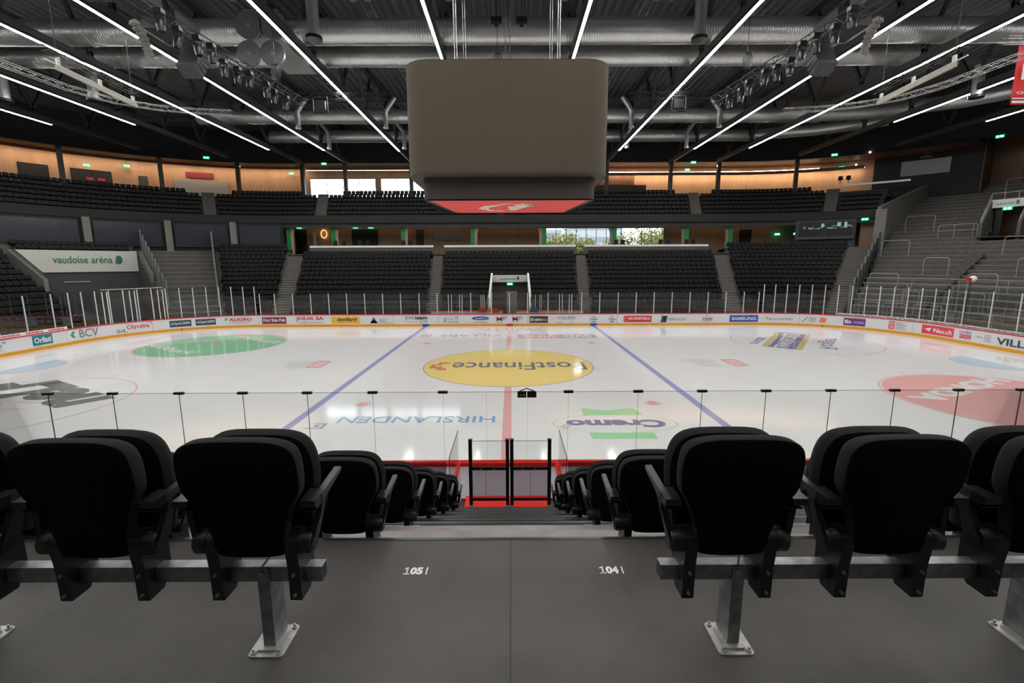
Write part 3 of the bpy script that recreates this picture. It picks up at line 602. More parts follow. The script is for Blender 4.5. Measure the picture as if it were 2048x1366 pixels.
paint('ice_logo', 'ip_lgrey', MB().grid([[(x, y, .005) for x, y in q] for q in (((-6.72, -9.72), (-6.1, -9.72), (-6.1, -9.2), (-6.6, -9.2)), ((-6.64, -9.64), (-6.2, -9.64), (-6.2, -9.28), (-6.5, -9.28)))])); paint('ice_logo', 'ip_mblue', disc(-6.38, -9.45, .1, .006, 16))
itext('VILLARS', -5.2, -.55, 9.95, 11.0, 'ip_lgrey', 0)
paint('ice_logo', 'ip_pink', MB().grid([[(-6.25+a*q[0], 10.5+a*q[1]*1.6, .005) for q in ((1, 1), (-1, 1), (-1, -1), (1, -1), (1, 1))] for a in (.36, .24)])); itext('+', -6.4, -6.1, 10.2, 10.8, 'ip_pink', .03)
paint('ice_logo', 'ip_pink', rc(.6, 3.7, 9.2, 10.9), 'pink half of a wide bar'); paint('ice_logo', 'ip_lgrey', rc(3.7, 6.45, 9.2, 10.9)); itext('SVD', 4.0, 6.1, 9.45, 10.6, 'ip_white', .02); itext('VINS', 1.0, 3.5, 9.45, 10.6, 'ip_white', .02)
itext('W|MY', -2.2, 2.1, 13.3, 14.5, 'ip_lgrey', 0); paint('ice_logo', 'ip_pink', ring(0, 15.9, 2.9, 2.97, .004, a0=PI*1.02, a1=PI*1.98))
for s, x0 in ((-1, -12.2), (1, 9.7)):
    for i in range(5): paint('ice_logo', 'ip_lgrey', rc(x0+.1*i, x0+1.5+(.1*(i % 2)), 1.1-.4*i, 1.18-.4*i, .004))
    if s < 0: paint('ice_logo', 'ip_red_soft', poly([(-10.55, -.5), (-9.95, -.5), (-9.85, -.3), (-9.85, 1.15), (-10.0, 1.3), (-10.6, 1.3), (-10.7, 1.1), (-10.7, -.3)], .004)); itext('20', -10.6, -9.95, -.2, .35, 'ip_white', .02); itext('ans', -10.55, -10.0, .5, .95, 'ip_white', .02)
    else: paint('ice_logo', 'ip_red_soft', poly([(11.9, -.5), (12.6, -.5), (12.7, -.3), (12.7, 1.15), (12.55, 1.3), (11.9, 1.3), (11.8, 1.1), (11.8, -.3)], .004)); itext('20', 11.9, 12.6, -.2, .35, 'ip_white', .02); itext('ans', 11.95, 12.5, .5, .95, 'ip_white', .02)
def quadtext(body, A, B, Cc, D, mt, bold=.02, name='ice_lettering'):   # A start-bottom, B end-bottom, C end-top, D start-top
    f = lambda x, y: tuple(A[i]*(1-x)*(1-y)+B[i]*x*(1-y)+Cc[i]*x*y+D[i]*(1-x)*y for i in range(2))+(.006,)
    return paint(name, mt, text_mb(MB(), body, f, bold))
quadtext('HONDA', (22.18, -3.03), (15.93, -6.35), (16.6, -7.1), (22.75, -3.95), 'ip_white', .05)
quadtext('neLF', (-16.0, -5.9), (-22.1, -2.4), (-24.2, -4.7), (-17.6, -7.9), 'ip_grey', .06)
quadtext('Vaudoise', (-19.5, 3.3), (-24.6, 6.7), (-24.2, 7.6), (-19.1, 4.2), 'ip_white', .02); quadtext('Vaudoise', (-15.9, 6.9), (-20.9, 10.6), (-20.4, 11.5), (-15.5, 7.9), 'ip_white', .02)
paint('ice_logo', 'ip_navy', poly([(20.93, 11.5), (22.25, 10.4), (20.3, 7.6), (17.78, 4.15), (16.65, 5.25), (19.0, 8.4)], .005), 'dark blue banner'); 
for a in (((20.75, 11.7), (21.0, 11.55), (18.95, 8.4), (16.6, 5.2), (16.3, 5.4), (18.6, 8.6)), ((22.2, 10.4), (22.5, 10.15), (20.6, 7.4), (18.1, 3.95), (17.8, 4.15), (20.3, 7.6))): paint('ice_logo', 'ip_gold', poly(a, .005), 'gold edge')
quadtext('TRANSPORTS', (17.45, 4.45), (21.9, 10.35), (21.1, 11.1), (16.95, 5.1), 'ip_white', .02); quadtext('SUISSE', (16.5, 6.2), (18.5, 8.8), (18.1, 9.1), (16.1, 6.5), 'ip_navy', .02)
quadtext('Roger', (19.4, 5.0), (22.6, 9.0), (23.4, 8.0), (20.3, 4.0), 'ip_navy', .0)

# ------------------------------------------------------------------ boards, rail, kickplate
ZB = 1.0
bd = thing('rink_boards', 'white rink boards with advertising, red top rail and yellow kickplate', 'rink boards', (0, 0, 0))
def bpart(name, mt, mb, lab=None):
    o = mb.build(name, mt, bd)
    if lab: o['label'] = lab
    return o
m = MB(); sweep(m, rect(0, .12, .16, ZB), -2.95, 2.95); bpart('board_panel', 'board', m)
m = MB(); sweep(m, rect(-.03, .2, ZB, ZB+.07), -2.95, 2.95); bpart('top_rail', 'rail_red', m)
m = MB(); sweep(m, rect(-.02, .1, -.02, .2), -2.95, 2.95); bpart('kickplate', 'kick', m)
m = MB()
for i in range(26):
    q = T_of(-48.8+1.55*2.5*i, 0); sweep(m, rect(-.006, .0, .2, ZB), q-.0006, q+.0006)
bpart('panel_joint', 'ad_grey', m)
for x, mt in ((-7.29, 'ad_blue'), (7.29, 'ad_blue'), (0, 'ad_red')): bpart('line_marker', mt, MB().box(x-.28, x+.28, 15.9, 15.94, 0, .21))
for q in (-1.452, 1.375): m = MB(); sweep(m, rect(-.03, -.02, 0, .2), q, q+.004); bpart('line_marker', 'ad_maroon', m)
def bs(t0, t1, z0, z1, o=-.02):
    a, b = S_of(t0, 0), S_of(t1, 0)
    return lambda x, y: P3(T_of(a+(b-a)*x, 0), o, z0+(z1-z0)*y)
def ad(t0, t1, z0, z1, mt, items, shape=None, lab=None):
    """coloured panel on the boards with sub-parts printed on it"""
    if mt:
        m = MB()
        if shape:
            f = bs(t0, t1, z0, z1, -.012); m.add([f(x, y) for x, y in shape], [tuple(range(len(shape)))])
        else: sweep(m, rect(-.012, 0, z0, z1), t0, t1, st=.02)
        base = bpart('advertising_panel', mt, m, lab)
    else: base = None
    f = bs(t0, t1, z0, z1)
    for it in items:
        body, x0, x1, y0, y1, c = it[:6]; bold = it[6] if len(it) > 6 else .012; sh = it[7] if len(it) > 7 else 0
        g = lambda x, y: f(x0+(x1-x0)*x, y0+(y1-y0)*y); m = MB()
        if isinstance(body, str): text_mb(m, body, g, bold, sh); nm = 'lettering'
        else: m.add([g(x, y) for x, y in body], [tuple(range(len(body)))]); nm = 'emblem'
        o = m.build(nm, c); o.parent = base or bd
circ = [(.5+.5*math.cos(a*PI/8), .5+.5*math.sin(a*PI/8)) for a in range(16)]; sq = [(0, 0), (1, 0), (1, 1), (0, 1)]
tiny = lambda x0, x1, y, c='ad_grey': ('lorem'.replace('lorem', 'iuniunu inuni'), x0, x1, y, y+.05, c, 0)
LB = (.22, 1.0)
ad(-2.44, -2.286, .3, .9, None, [('HIRSLANDEN', 0, .88, .45, .72, 'ad_blue'), (sq, .9, .99, .78, .98, 'ad_lblue')])
for y in (.28, .1): ad(-2.44, -2.286, .3, .9, None, [(sq, .3, .9, y, y+.03, 'ad_grey')])
ad(-2.183, -2.096, .32, .96, 'ad_teal', [('Orllati', .08, .92, .22, .78, 'ad_white', .03)])
ad(-2.024, -1.981, .35, .92, 'ad_white', [([(1, 0), (.5, 0), (0, .5), (.5, 1), (1, 1), (.6, .5)], .25, .95, .1, .9, 'ad_green')])
ad(-1.963, -1.863, .35, .92, None, [('BCV', 0, 1, .0, 1, 'ad_grey', .005)])
ad(-1.773, -1.712, .3, .55, None, [('SiL', 0, .9, .0, 1, 'ad_slate', .0)])
ad(-1.722, -1.6, .42, .88, None, [('Citycable', 0, .93, .0, .9, 'ad_red', .012), ([(0, 1), (1, 1), (1, .5), (.9, .5), (.9, .93), (0, .93)], .82, 1.02, .2, 1.15, 'ad_red')])
for a, b in ((-1.509, -1.398), (-1.376, -1.268)): ad(a, b, .33, .85, 'ad_slate', [('Optic2000', .16, .94, .25, .75, 'ad_white', .01), (circ, .04, .2, .35, .68, 'ad_lblue')])
ad(-1.217, -1.056, .4, .85, None, [([(0, 0), (1, 1), (0, 1)], 0, .13, .35, .95, 'ad_green'), ('ALIGRO', .14, .98, .35, .95, 'ad_red', .03), (sq, .16, .9, .05, .12, 'ad_grey')])
ad(-.997, -.899, .27, .86, 'ad_maroon', [('King Size Pub', .05, .95, .2, .8, 'ad_white', .02)])
ad(-.86, -.748, .32, .88, None, [('JOUX SA', 0, 1, .35, 1, 'ad_red', .03), (sq, .02, .98, .08, .14, 'ad_grey')])
ad(-.718, -.603, .27, .88, 'ad_yellow', [('devillard', .2, .9, .35, .85, 'ad_black', .03, .2), (sq, .2, .85, .13, .2, 'ad_orange')])
ad(-.562, -.532, .3, .86, None, [([(0, 0), (1, 0), (.5, 1)], 0, 1, 0, 1, 'ad_grey'), ([(0, 0), (1, 0), (.85, .3), (.15, .3)], 0, 1, 0, 1, 'ad_red'), (circ, .35, .65, .25, .6, 'ad_white')])
ad(-.527, -.472, .3, .7, None, [('D.E.S', .05, .5, .3, .95, 'ad_grey', .01), (sq, 0, 1, 0, .07, 'ad_grey')])
ad(-.419, -.331, .3, .88, None, [('pac', 0, .4, .4, 1, 'ad_grey', .0), ('team', .42, 1, .52, 1, 'ad_black', .03), ('group', .65, 1, 0, .36, 'ad_grey', 0), (sq, 0, .6, .15, .19, 'ad_grey')])
ad(-.266, -.2, .3, .88, None, [('V', .02, .22, 0, .75, 'ad_black', .0, .3), ('ins', .3, .62, .45, .75, 'ad_grey', 0, .3), ('audois', .2, .95, .05, .35, 'ad_grey', 0, .3)]+[(circ, x, x+.06, y, y+.12, 'ad_black') for x, y in ((.68, .72), (.76, .88), (.8, .7), (.72, .52), (.86, .85), (.82, .5))])
ad(-.153, -.081, .52, .84, 'ad_blue', [('amfors', .22, .8, .3, .75, 'ad_white', .01, .2)], circ, 'blue oval advertising panel'); ad(-.153, -.081, .3, .4, None, [(sq, .1, .9, .3, .6, 'ad_maroon')])
for a, b in ((-.052, -.01), (.012, .053)): ad(a, b, .34, .86, None, [('M', 0, .52, .2, .9, 'ad_maroon', .03), ('go', .56, 1, .3, 1, 'ad_grey', 0), (sq, 0, .6, 0, .05, 'ad_grey')])
ad(.081, .155, .27, .85, 'ad_black', [('zebra', .25, .65, .28, .75, 'ad_white', .02), ('box', .66, .97, .28, .75, 'ad_orange', .02)]+[(sq, x, x+.03, .25, .75, 'ad_white') for x in (.05, .11, .17)])
ad(.195, .27, .28, .86, None, [('FITNESS', 0, .5, .5, .9, 'ad_grey', 0), (circ, .53, .66, .45, 1, 'ad_lblue'), ('PARC', .68, 1, .5, .9, 'ad_grey', 0), (sq, 0, .22, 0, .08, 'ad_grey')])
for a, b in ((.325, .355), (.399, .429)): ad(a, b, .27, .86, None, [('Cremo', 0, 1, .4, .65, 'ad_purple', .03), (sq, .25, .75, .78, .88, 'ad_green'), (sq, .2, .75, .08, .22, 'ad_green')])
ad(.46, .573, .3, .86, 'ad_pinkred', [('KB IGNIFUGE.ch', .2, .94, .38, .75, 'ad_white', .02), (circ, .05, .17, .2, .65, 'ad_white'), (circ, .07, .15, .26, .58, 'ad_pinkred'), (sq, .1, 1, .08, .2, 'ad_maroon')])
ad(.609, .712, .27, .84, None, [([(0, 0), (.8, 0), (1, 1), (.2, 1)], 0, .28, 0, 1, 'ad_slate'), ([(.2, .1), (.5, .4), (.3, .6), (.6, .9), (.7, .6), (.5, .55), (.8, .1), (.5, .3)], .02, .26, .05, .95, 'ad_lgreen'), ('PERF', .3, .58, .28, .68, 'ad_grey', .0, .2), ('O', .59, .68, .28, .68, 'ad_lgreen', .02), ('LUX', .7, 1, .28, .68, 'ad_grey', 0, .2)])
ad(.77, .825, .3, .82, None, [('Schafer', .1, .95, .25, .85, 'ad_maroon', 0, .4), (sq, 0, 1, .1, .13, 'ad_grey')])
ad(.888, 1.004, .28, .86, 'ad_blue', [('SAMSUNG', .07, .93, .25, .75, 'ad_white', .03)])
ad(1.049, 1.212, .35, .82, None, [('e-novinfo', .3, 1, .2, .75, 'ad_grey', 0), (circ, .03, .13, .3, .8, 'ad_lgreen'), (circ, .16, .24, .2, .5, 'ad_grey')])
ad(1.268, 1.348, .35, .82, None, [(circ, .0, .1, .0, .25, 'ad_grey'), (circ, .12, .22, .35, .6, 'ad_maroon'), (circ, .24, .34, .7, .95, 'ad_grey')]+[(sq, .42, .9, y, y+.1, 'ad_grey') for y in (.15, .45, .75)])
ad(1.359, 1.393, .35, .82, None, [([(0, .1), (.9, 0), (1, .85), (.1, 1)], 0, 1, 0, 1, 'ad_orange'), (sq, .2, .8, .6, .7, 'ad_white'), (sq, .25, .8, .35, .45, 'ad_white')])
ad(1.483, 1.593, .28, .88, 'ad_purple', [('lfm', .06, .36, .25, .8, 'ad_white', .03), ('LA RADIO', .46, .94, .33, .62, 'ad_white', 0)])
ad(1.709, 1.738, .3, .88, 'ad_pinkred', [('ans', .1, .9, .6, .85, 'ad_white', .01), ('20', .15, .85, .12, .5, 'ad_white', .01)]); ad(1.742, 1.803, .3, .88, None, [(sq, .05, w, y, y+.05, 'ad_grey') for w, y in ((.6, .9), (.8, .7), (.9, .5), (.7, .3), (.9, .1))])
ad(1.877, 2.045, .28, .9, 'ad_pinkred', [('Nau.ch', .36, .95, .25, .75, 'ad_white', .03), ([(0, .6), (1, 1), (.7, 0), (.5, .35), (.35, .1), (.35, .5)], .07, .3, .25, .75, 'ad_white')])
ad(2.072, 2.13, .3, .88, None, [('LAUSANNE', 0, .95, .72, .9, 'ad_blue', .01), ('2020', 0, .95, .1, .6, 'ad_pinkred', .03)]); ad(2.153, 2.215, .3, .88, None, [(circ, x, x+.16, .45, .6, 'ad_lblue') for x in (0, .2)]+[(sq, .5, .95, y, y+.04, 'ad_grey') for y in (.8, .6, .4, .2)])
ad(2.235, 2.44, .28, .85, None, [('VILLARS', 0, 1, .1, .85, 'ad_slate', .02)])
# lettered strips standing on the top rail
t = thing('lettered_strip', 'white strip with repeated red lettering on top of the left boards', 'advertising strip', P3(-2.2, 0, 1.1))
m = MB(); sweep(m, rect(.0, .03, ZB+.07, ZB+.27), -2.6, -2.02, st=.02); m.build('strip_board', 'ad_white', t)
for i in range(6):
    a = -2.59+.0965*i; m = text_mb(MB(), 'HONDA', bs(a, a+.075, ZB+.11, ZB+.23, -.006), .05); m.build('lettering', 'ad_red', t)
t = thing('lettered_strip', 'white strip with repeated black and green lettering on the right boards', 'advertising strip', P3(1.9, 0, 1.1))
m = MB(); sweep(m, rect(.0, .03, ZB+.07, ZB+.24), 1.449, 2.75, st=.02); m.build('strip_board', 'ad_white', t)
q = 1.452
for i in range(9):
    L = .165 if q < 1.95 else .155
    for body, x0, x1, c in (('Sauciss', 0, .33, 'ad_black'), ('@', .335, .385, 'ad_green'), ('n-Vaud', .39, .64, 'ad_black'), ('@', .645, .695, 'ad_green'), ('is.ch', .70, .96, 'ad_black')):
        m = text_mb(MB(), body, bs(q+L*x0, q+L*x1, ZB+.09, ZB+.22, -.006), .03); m.build('lettering', c, t)
    q += L*.98
    if q > 2.7: break
# ------------------------------------------------------------------ rink glass
gl = thing('rink_glass', 'protective glass with pale posts along the far and end boards', 'protective glass', (0, 0, 1))
def gpost(q, h, w=.065, mt='post_grey'):
    x, y = P(q, .07); m = MB(); T = Matrix.Translation((x, y, 0)) @ Matrix.Rotation(NRM(q), 4, 'Z'); m.box(-w/2, w/2, -.02, .03, ZB+.07, h, 0, T); m.build('post', mt, gl)
def gpane(a, b, h):
    m = MB(); sweep(m, rect(.07, .08, ZB+.07, h), a+.002, b-.002, st=.07); m.build('pane', 'rink_glass', gl)
c_us = [-.94+.0722*i for i in range(27)]
cq = [q for q in c_us if not any(abs(q-b) < .02 for b in (-.29, -.145, .21, .355))]
cq = [-.940, -.868, -.796, -.724, -.652, -.580, -.508, -.436, -.362, -.29, -.155, -.072, 0, .072, .155, .29, .362, .436, .508, .58, .652, .724, .796, .868, .940]
cq = [-1.0]+cq+[1.0]
for i, q in enumerate(cq):
    gpost(q, 2.86)
    if i: gpane(cq[i-1], q, 2.86)
for q in (-.245, -.232, -.2, -.19, .2, .212, .24, .25):                   # bench gate uprights
    gpost(q, 2.75, .035, 'white_paint')
for s in (-1, 1):
    L = [1.03+.0685*i for i in range(15)]+[2.07, 2.19, 2.30, 2.42, 2.54]
    for i, q in enumerate(L):
        gpost(s*q, 3.5)
        if i: gpane(min(s*L[i-1], s*q), max(s*L[i-1], s*q), 3.5)
for q in (-1.816, -1.793, -1.683, -1.659, -1.547, -1.524): gpost(q, 3.42, .05, 'white_paint')
m = MB(); m.tube([P3(q, .1, 3.56) for q in taus(-1.82, -1.52, .04)], .035, 6); m.build('gate_rail', 'alu', gl)
# far bench area behind the boards
t = thing('far_bench_partition', 'low white partitions with red caps of the far player benches', 'partition', (0, 17.4, 0))
for x0, x1 in ((-7.0, -.6), (.6, 6.6)):
    MB().box(x0, x1, 17.3, 17.36, 0, 1.15).build('wall_panel', 'board', t); MB().box(x0, x1, 17.27, 17.39, 1.15, 1.22).build('cap', 'ad_orange', t)
for x, c in ((-2.4, 'ad_red'), (-1.3, 'ad_red'), (2.2, 'ad_blue')): m = MB().box(x-.35, x+.35, 17.2, 17.24, 1.1, 1.45); tag(m.build('bench_sign', c), 'small %s sign on the far bench partition%s' % ('red' if c == 'ad_red' else 'blue', {-2.4: ', left of two', -1.3: ', right of two', 2.2: ''}[x]), 'sign')
m = MB()
for x in (-2.55, -2.4, -2.25, -1.9, 2.3, 2.7, 2.85): tag(MB().box(x-.02, x+.02, 17.28, 17.34, 1.22, 2.6).build('bench_upright', 'white_paint'), 'thin white upright of the far benches', 'post', 'white uprights above the far bench partitions')

# ------------------------------------------------------------------ hanging cube
cb = thing('video_cube', 'large hanging video cube wrapped in beige cloth with red underside', 'scoreboard', (0.03, 0, 9))
def rr(hx, hy, r, n=10):
    pts = []
    for cx, cy, a0 in ((hx-r, hy-r, 0), (-hx+r, hy-r, PI/2), (-hx+r, -hy+r, PI), (hx-r, -hy+r, 1.5*PI)):
        for i in range(n+1): a = a0+PI/2*i/n; pts.append((cx+r*math.cos(a), cy+r*math.sin(a)))
    return pts
o1 = rr(4.42, 3.35, 1.1)
m = MB(); m.grid([[(x+.03, y, z) for x, y in o1] for z in (9.2, 13.72)], 0, True, True); m.build('cloth_cover', 'screen_cloth', cb)
m = MB()
for z in (9.17, 13.74): m.add([(x+.03, y, z) for x, y in o1], [tuple(range(len(o1)))])
o1b = rr(4.44, 3.37, 1.1); m.grid([[(x+.03, y, z) for x, y in o1b] for z in (9.17, 9.25)], 0, True, True)
m.build('frame', 'screen_low', cb)
o2 = rr(3.88, 2.7, .35, 4)
m = MB(); m.grid([[(x+.08, y+.1, z) for x, y in o2] for z in (8.22, 9.2)], 0, True, True); m.build('lower_screen', 'screen_low', cb)
und = [(-3.88, -2.6), (3.9, -2.6), (3.9, -2.2), (3.2, 2.75), (2.9, 2.8), (-2.9, 2.8), (-3.2, 2.75), (-3.88, -2.2)]
m = MB(); m.prism([(x*.99+.08, y+.1) for x, y in und], lambda p, s: (p[0], p[1], 8.18+.04*s)); m.build('underside_panel', 'black_metal', cb)
m = MB(); und2 = [(-3.65, -2.45), (3.68, -2.45), (3.5, -1.5), (3.0, 2.65), (-2.95, 2.65), (-3.45, -1.5)]; m.add([(x+.08, y+.1, 8.175) for x, y in und2], [tuple(range(6))]); ub = m.build('underside_cloth', 'cube_red', cb); ub['label'] = 'red cloth underside'
# bird-like crest seen from below, flat shapes on the red cloth
def crest(pts, mt, z):
    m = MB(); m.add([(x, y, z) for x, y in pts], [tuple(range(len(pts)))]); o = m.build('crest', mt); o.parent = ub; return o
def cp(u, v): return (-1.62+(u-640)/705*3.1, -2.3+(v-300)/120*4.6+.1)
w1 = [cp(*p) for p in ((650, 385), (700, 358), (760, 345), (860, 338), (960, 325), (1080, 318), (1010, 330), (930, 338), (880, 350), (800, 362), (780, 380), (800, 392), (830, 388), (850, 402), (900, 398), (990, 408), (900, 412), (820, 406), (760, 404), (740, 385), (700, 395), (705, 378))]
w2 = [cp(*p) for p in ((1000, 348), (1060, 350), (1110, 340), (1060, 325), (1140, 330), (1180, 318), (1200, 330), (1290, 325), (1200, 345), (1300, 345), (1335, 355), (1270, 352), (1200, 368), (1150, 382), (1100, 396), (1020, 400), (1040, 385), (995, 378), (1030, 370))]
w3 = [cp(*p) for p in ((1120, 372), (1180, 360), (1290, 345), (1340, 347), (1330, 362), (1270, 358), (1200, 376), (1140, 390))]
crest(w1, 'cube_white', 8.17); crest(w3, 'cube_ink', 8.168); crest(w2, 'cube_white', 8.165)
for x in (-2.3, -1.9, 2.0, 2.35):
    m = MB()
    for d in (-.05, .05): m.tube([(x+d, -1.5, 13.7), (x+d, -1.5, 21.7)], .025 if abs(x) > 2 else .012, 6)
    m.build('hanging_chain', 'steel_light', cb)
for x in (-.05, .15): m = MB().tube([(x, -1.5, 13.7), (x, -1.5, 21.7)], .018, 6); m.build('hanging_cable', 'black_metal', cb)

# ------------------------------------------------------------------ roof steel
def truss(x, y0, y1, w):
    t = thing('roof_truss', 'dark steel roof truss running towards the far stand, '+w, 'roof truss', (x, (y0+y1)/2, 17.7))
    s = 1 if x > 0 else -1
    MB().box(x-.17, x+.17, y0, y1, 17.62, 18.0).build('bottom_chord', 'dark_steel', t)
    MB().box(x-.15, x+.15, y0, y1, 21.2, 21.6).build('top_chord', 'dark_steel', t)
    y = -9.0
    while y < y1-2:
        m = MB(); m.bar((x, y, 18), (x, y+1.9, 21.3), .2); m.build('diagonal', 'dark_steel', t)
        m = MB(); m.bar((x, y+.3, 18), (x, y-1.6, 21.3), .2); m.build('diagonal', 'dark_steel', t)
        y += 5.3
def strip(x, y0, y1, w):
    t = thing('light_strip', 'long white light strip under the roof truss, '+w, 'ceiling light', (x, (y0+y1)/2, 17.5))
    MB().box(x-.11, x+.11, y0, y1, 17.50, 17.62).build('housing', 'black_metal', t)
    MB().box(x-.065, x+.065, y0, y1, 17.465, 17.50).build('diffuser', 'strip', t)
for i, (x, y1, yt, w) in enumerate(((3.95, 29.3, 37, 'nearest the cube'), (12.0, 29.4, 37, 'second from the cube'), (20.0, 28.9, 37, 'third from the cube'), (25.8, 28.6, 36.5, 'fourth from the cube'), (32.8, 19.3, 33, 'fifth from the cube'), (40.0, 19.2, 29, 'outermost'))):
    for s in (-1, 1):
        side = 'left side' if s < 0 else 'right side'; xx = s*x
        if s > 0 and i == 4: xx = 33.9
        if s > 0 and i == 5: xx = 41.9
        truss(xx, -44, yt, side+', '+w); strip(xx, -y1, y1, side+', '+w)
        if i < 3: m = MB().box(xx-.06, xx+.06, y1+.3, y1+6.5, 17.5, 17.58); tag(m.build('unlit_strip', 'steel_light'), 'unlit pale end of the light strip, %s, %s' % (side, w), 'ceiling light')
for i, y in enumerate((-8, -2.5, 2.5, 13, 17, 26, 32)):
    m = MB().box(-44, 44, y-.12, y+.12, 21.3, 21.7); tag(m.build('roof_purlin', 'steel_light' if y in (13, 17) else 'deck'), 'cross beam under the corrugated roof, number %s from the cube' % ['three before', 'two before', 'one before', 'one behind', 'two behind', 'three behind', 'four behind'][i], 'beam')
def hduct(x0, x1, y, z, r, w):
    m = MB(); n = 24; R = []
    for x in (x0, x1): R.append([(x, y+r*math.cos(2*PI*k/n), z+r*math.sin(2*PI*k/n)) for k in range(n)])
    m.grid(R, 0, True, True)
    for q in R: m.add(q, [tuple(range(n))])
    t = thing('air_duct', 'large round spiral air duct across the hall, '+w, 'air duct', ((x0+x1)/2, y, z)); m.build('duct_body', 'duct', t)
    x = x0+3
    while x < x1:
        q = MB(); q.tube([(x, y, z), (x+.08, y, z)], r+.03, 24); q.build('collar', 'duct', t); x += 6.1
hduct(-14.8+1.2, 38, 6.13, 19, .70, 'nearest the camera, long right part'); hduct(-40, -14.8, 6.13, 19, .70, 'nearest the camera, left part')
hduct(-13.5, 28, 9.48, 19, .64, 'second one, long right part'); hduct(-38, -14.9, 9.48, 19, .64, 'second one, left part')
hduct(-29, 29, 22.38, 19, .64, 'third one, behind the cube'); hduct(-26, 26, 29.38, 19, .62, 'fourth and farthest')
def curved_duct(pts, r, w): m = MB().tube(pts, r, 20); tag(m.build('air_duct', 'duct'), w, 'air duct')
curved_duct([(28.8, 22.38, 19), (34, 21.5, 19), (39, 18.5, 19), (43, 14, 19), (46, 7, 19)], .6, 'curved continuation of the third air duct over the right stand'); curved_duct([(26, 29.38, 19), (32, 27.5, 19), (37, 24, 19)], .55, 'curved continuation of the farthest air duct at right')

t = thing('duct_junction', 'cluster of four round duct ends where the big ducts cross at left', 'air duct', (-14.2, 5, 18.3))
for x, z, r in ((-14.85, 18.9, .75), (-13.45, 18.9, .75), (-14.95, 17.4, .70), (-13.6, 17.4, .70)):
    m = MB().tube([(x, 5.0, z), (x, 5.15, z)], r, 28); m.build('round_end', 'galvanised', t)
    m = MB().tube([(x, 4.96, z), (x, 5.0, z)], [r*.12, r*.12], 12); m.build('centre_knob', 'steel_light', t)
MB().box(-15.2, -13.2, 5.2, 10.5, 18.3, 19.8).build('plenum_box', 'duct', t)
def drop(x, y, zt, zb, r, w, bell=False, elb=0):
    t = thing('drop_duct', 'vertical air outlet pipe '+w, 'air outlet', (x, y, zb))
    pts = [(x, y, zb), (x, y, zt)]
    if elb: pts += [(x+elb*.25, y, zt+.35), (x+elb*.9, y, zt+1.2)]
    m = MB().tube(pts, r, 14); m.build('pipe', 'duct', t)
    m = MB().tube([(x, y, zb-.12), (x, y, zb+.06)], r*1.35 if bell else r*1.15, 16); m.build('outlet_ring', 'black_metal' if bell else 'steel_light', t)
drop(-10.85, 4.3, 20.8, 17.9, .33, 'left of the cube, nearest', True); drop(10.8, 4.3, 20.8, 17.8, .33, 'right of the cube, nearest', True)
for x, y, w in ((-19.2, 21, 'third duct, outer left'), (-11.2, 21, 'third duct, inner left'), (19.2, 21, 'third duct, outer right'), (11.2, 21, 'third duct, inner right')): drop(x, y, 19.0, 17.7, .22, 'at the '+w, False, 1 if x < 0 else -1)
for x, y, w in ((-19.05, 28, 'farthest duct, outer left'), (-11.1, 28, 'farthest duct, inner left'), (18.8, 28, 'farthest duct, outer right'), (12.5, 28, 'farthest duct, inner right')): drop(x, y, 19.0, 17.5, .2, 'at the '+w, False, -1 if x < 0 else 1)
for x, w in ((-30, 'far left'), (34, 'far right'), (-36.5, 'left edge')): drop(x, 12, 19.3, 17.2, .35, 'at the '+w, True)
for x0, x1, w in ((-15.5, -8.6, 'left'), (-7.9, -3.2, 'left of the cube'), (3.2, 8.5, 'right of the cube'), (9.2, 15.5, 'right')):
    m = MB(); s = 1
    m.tube([(x0, 4.6, 20.0), (x0+.15, 4.6, 20.6), (x0+.7, 4.6, 20.8), (x1-.7, 4.6, 20.8), (x1-.15, 4.6, 20.6), (x1, 4.6, 20.0)], .26, 12); tag(m.build('branch_duct', 'duct'), 'thin bent branch duct above the nearest big duct, '+w, 'air duct')
for x, w in ((-15.6, 'outer left'), (-8.4, 'inner left'), (8.4, 'inner right'), (15.6, 'outer right')):
    t = thing('cable_tray', 'pale ladder cable tray under the roof, '+w, 'cable tray', (x, 15, 20.6))
    for d in (-.25, .25): MB().box(x+d-.03, x+d+.03, -8, 34, 20.55, 20.7).build('side_rail', 'steel_light', t)
    for i in range(30): MB().box(x-.25, x+.25, -6+1.3*i, -5.95+1.3*i, 20.55, 20.6).build('rung', 'steel_light', t)

# lattice trusses, stage lights and loudspeakers
def lattice(pts, w, mt, label, name='lighting_truss', r=.03, step=.6):
    t = thing(name, label, 'lattice truss', pts[len(pts)//2]); pts = [Vector(p) for p in pts]
    L = []
    for i, p in enumerate(pts):
        d = (pts[min(i+1, len(pts)-1)]-pts[max(i-1, 0)]).normalized(); s = d.cross(Vector((0, 0, 1))).normalized()*w/2
        L.append([p+s+Vector((0, 0, w/2)), p-s+Vector((0, 0, w/2)), p+s-Vector((0, 0, w/2)), p-s-Vector((0, 0, w/2))])
    for k in range(4): m = MB().tube([q[k] for q in L], r, 5); m.build('chord', mt, t)
    m = MB(); flip = 0
    for i in range(len(pts)-1):
        n = max(1, int((pts[i+1]-pts[i]).length/step))
        for j in range(n):
            f0 = j/n; f1 = (j+1)/n; A = [L[i][k].lerp(L[i+1][k], f0) for k in range(4)]; B = [L[i][k].lerp(L[i+1][k], f1) for k in range(4)]
            for a, b in ((0, 2), (1, 3), (0, 1), (2, 3)):
                p, q = (A[a], B[b]) if flip else (A[b], B[a]); m.tube([p, q], r*.6, 4, cap=False)
            flip = 1-flip
    m.build('lacing', mt, t); return t
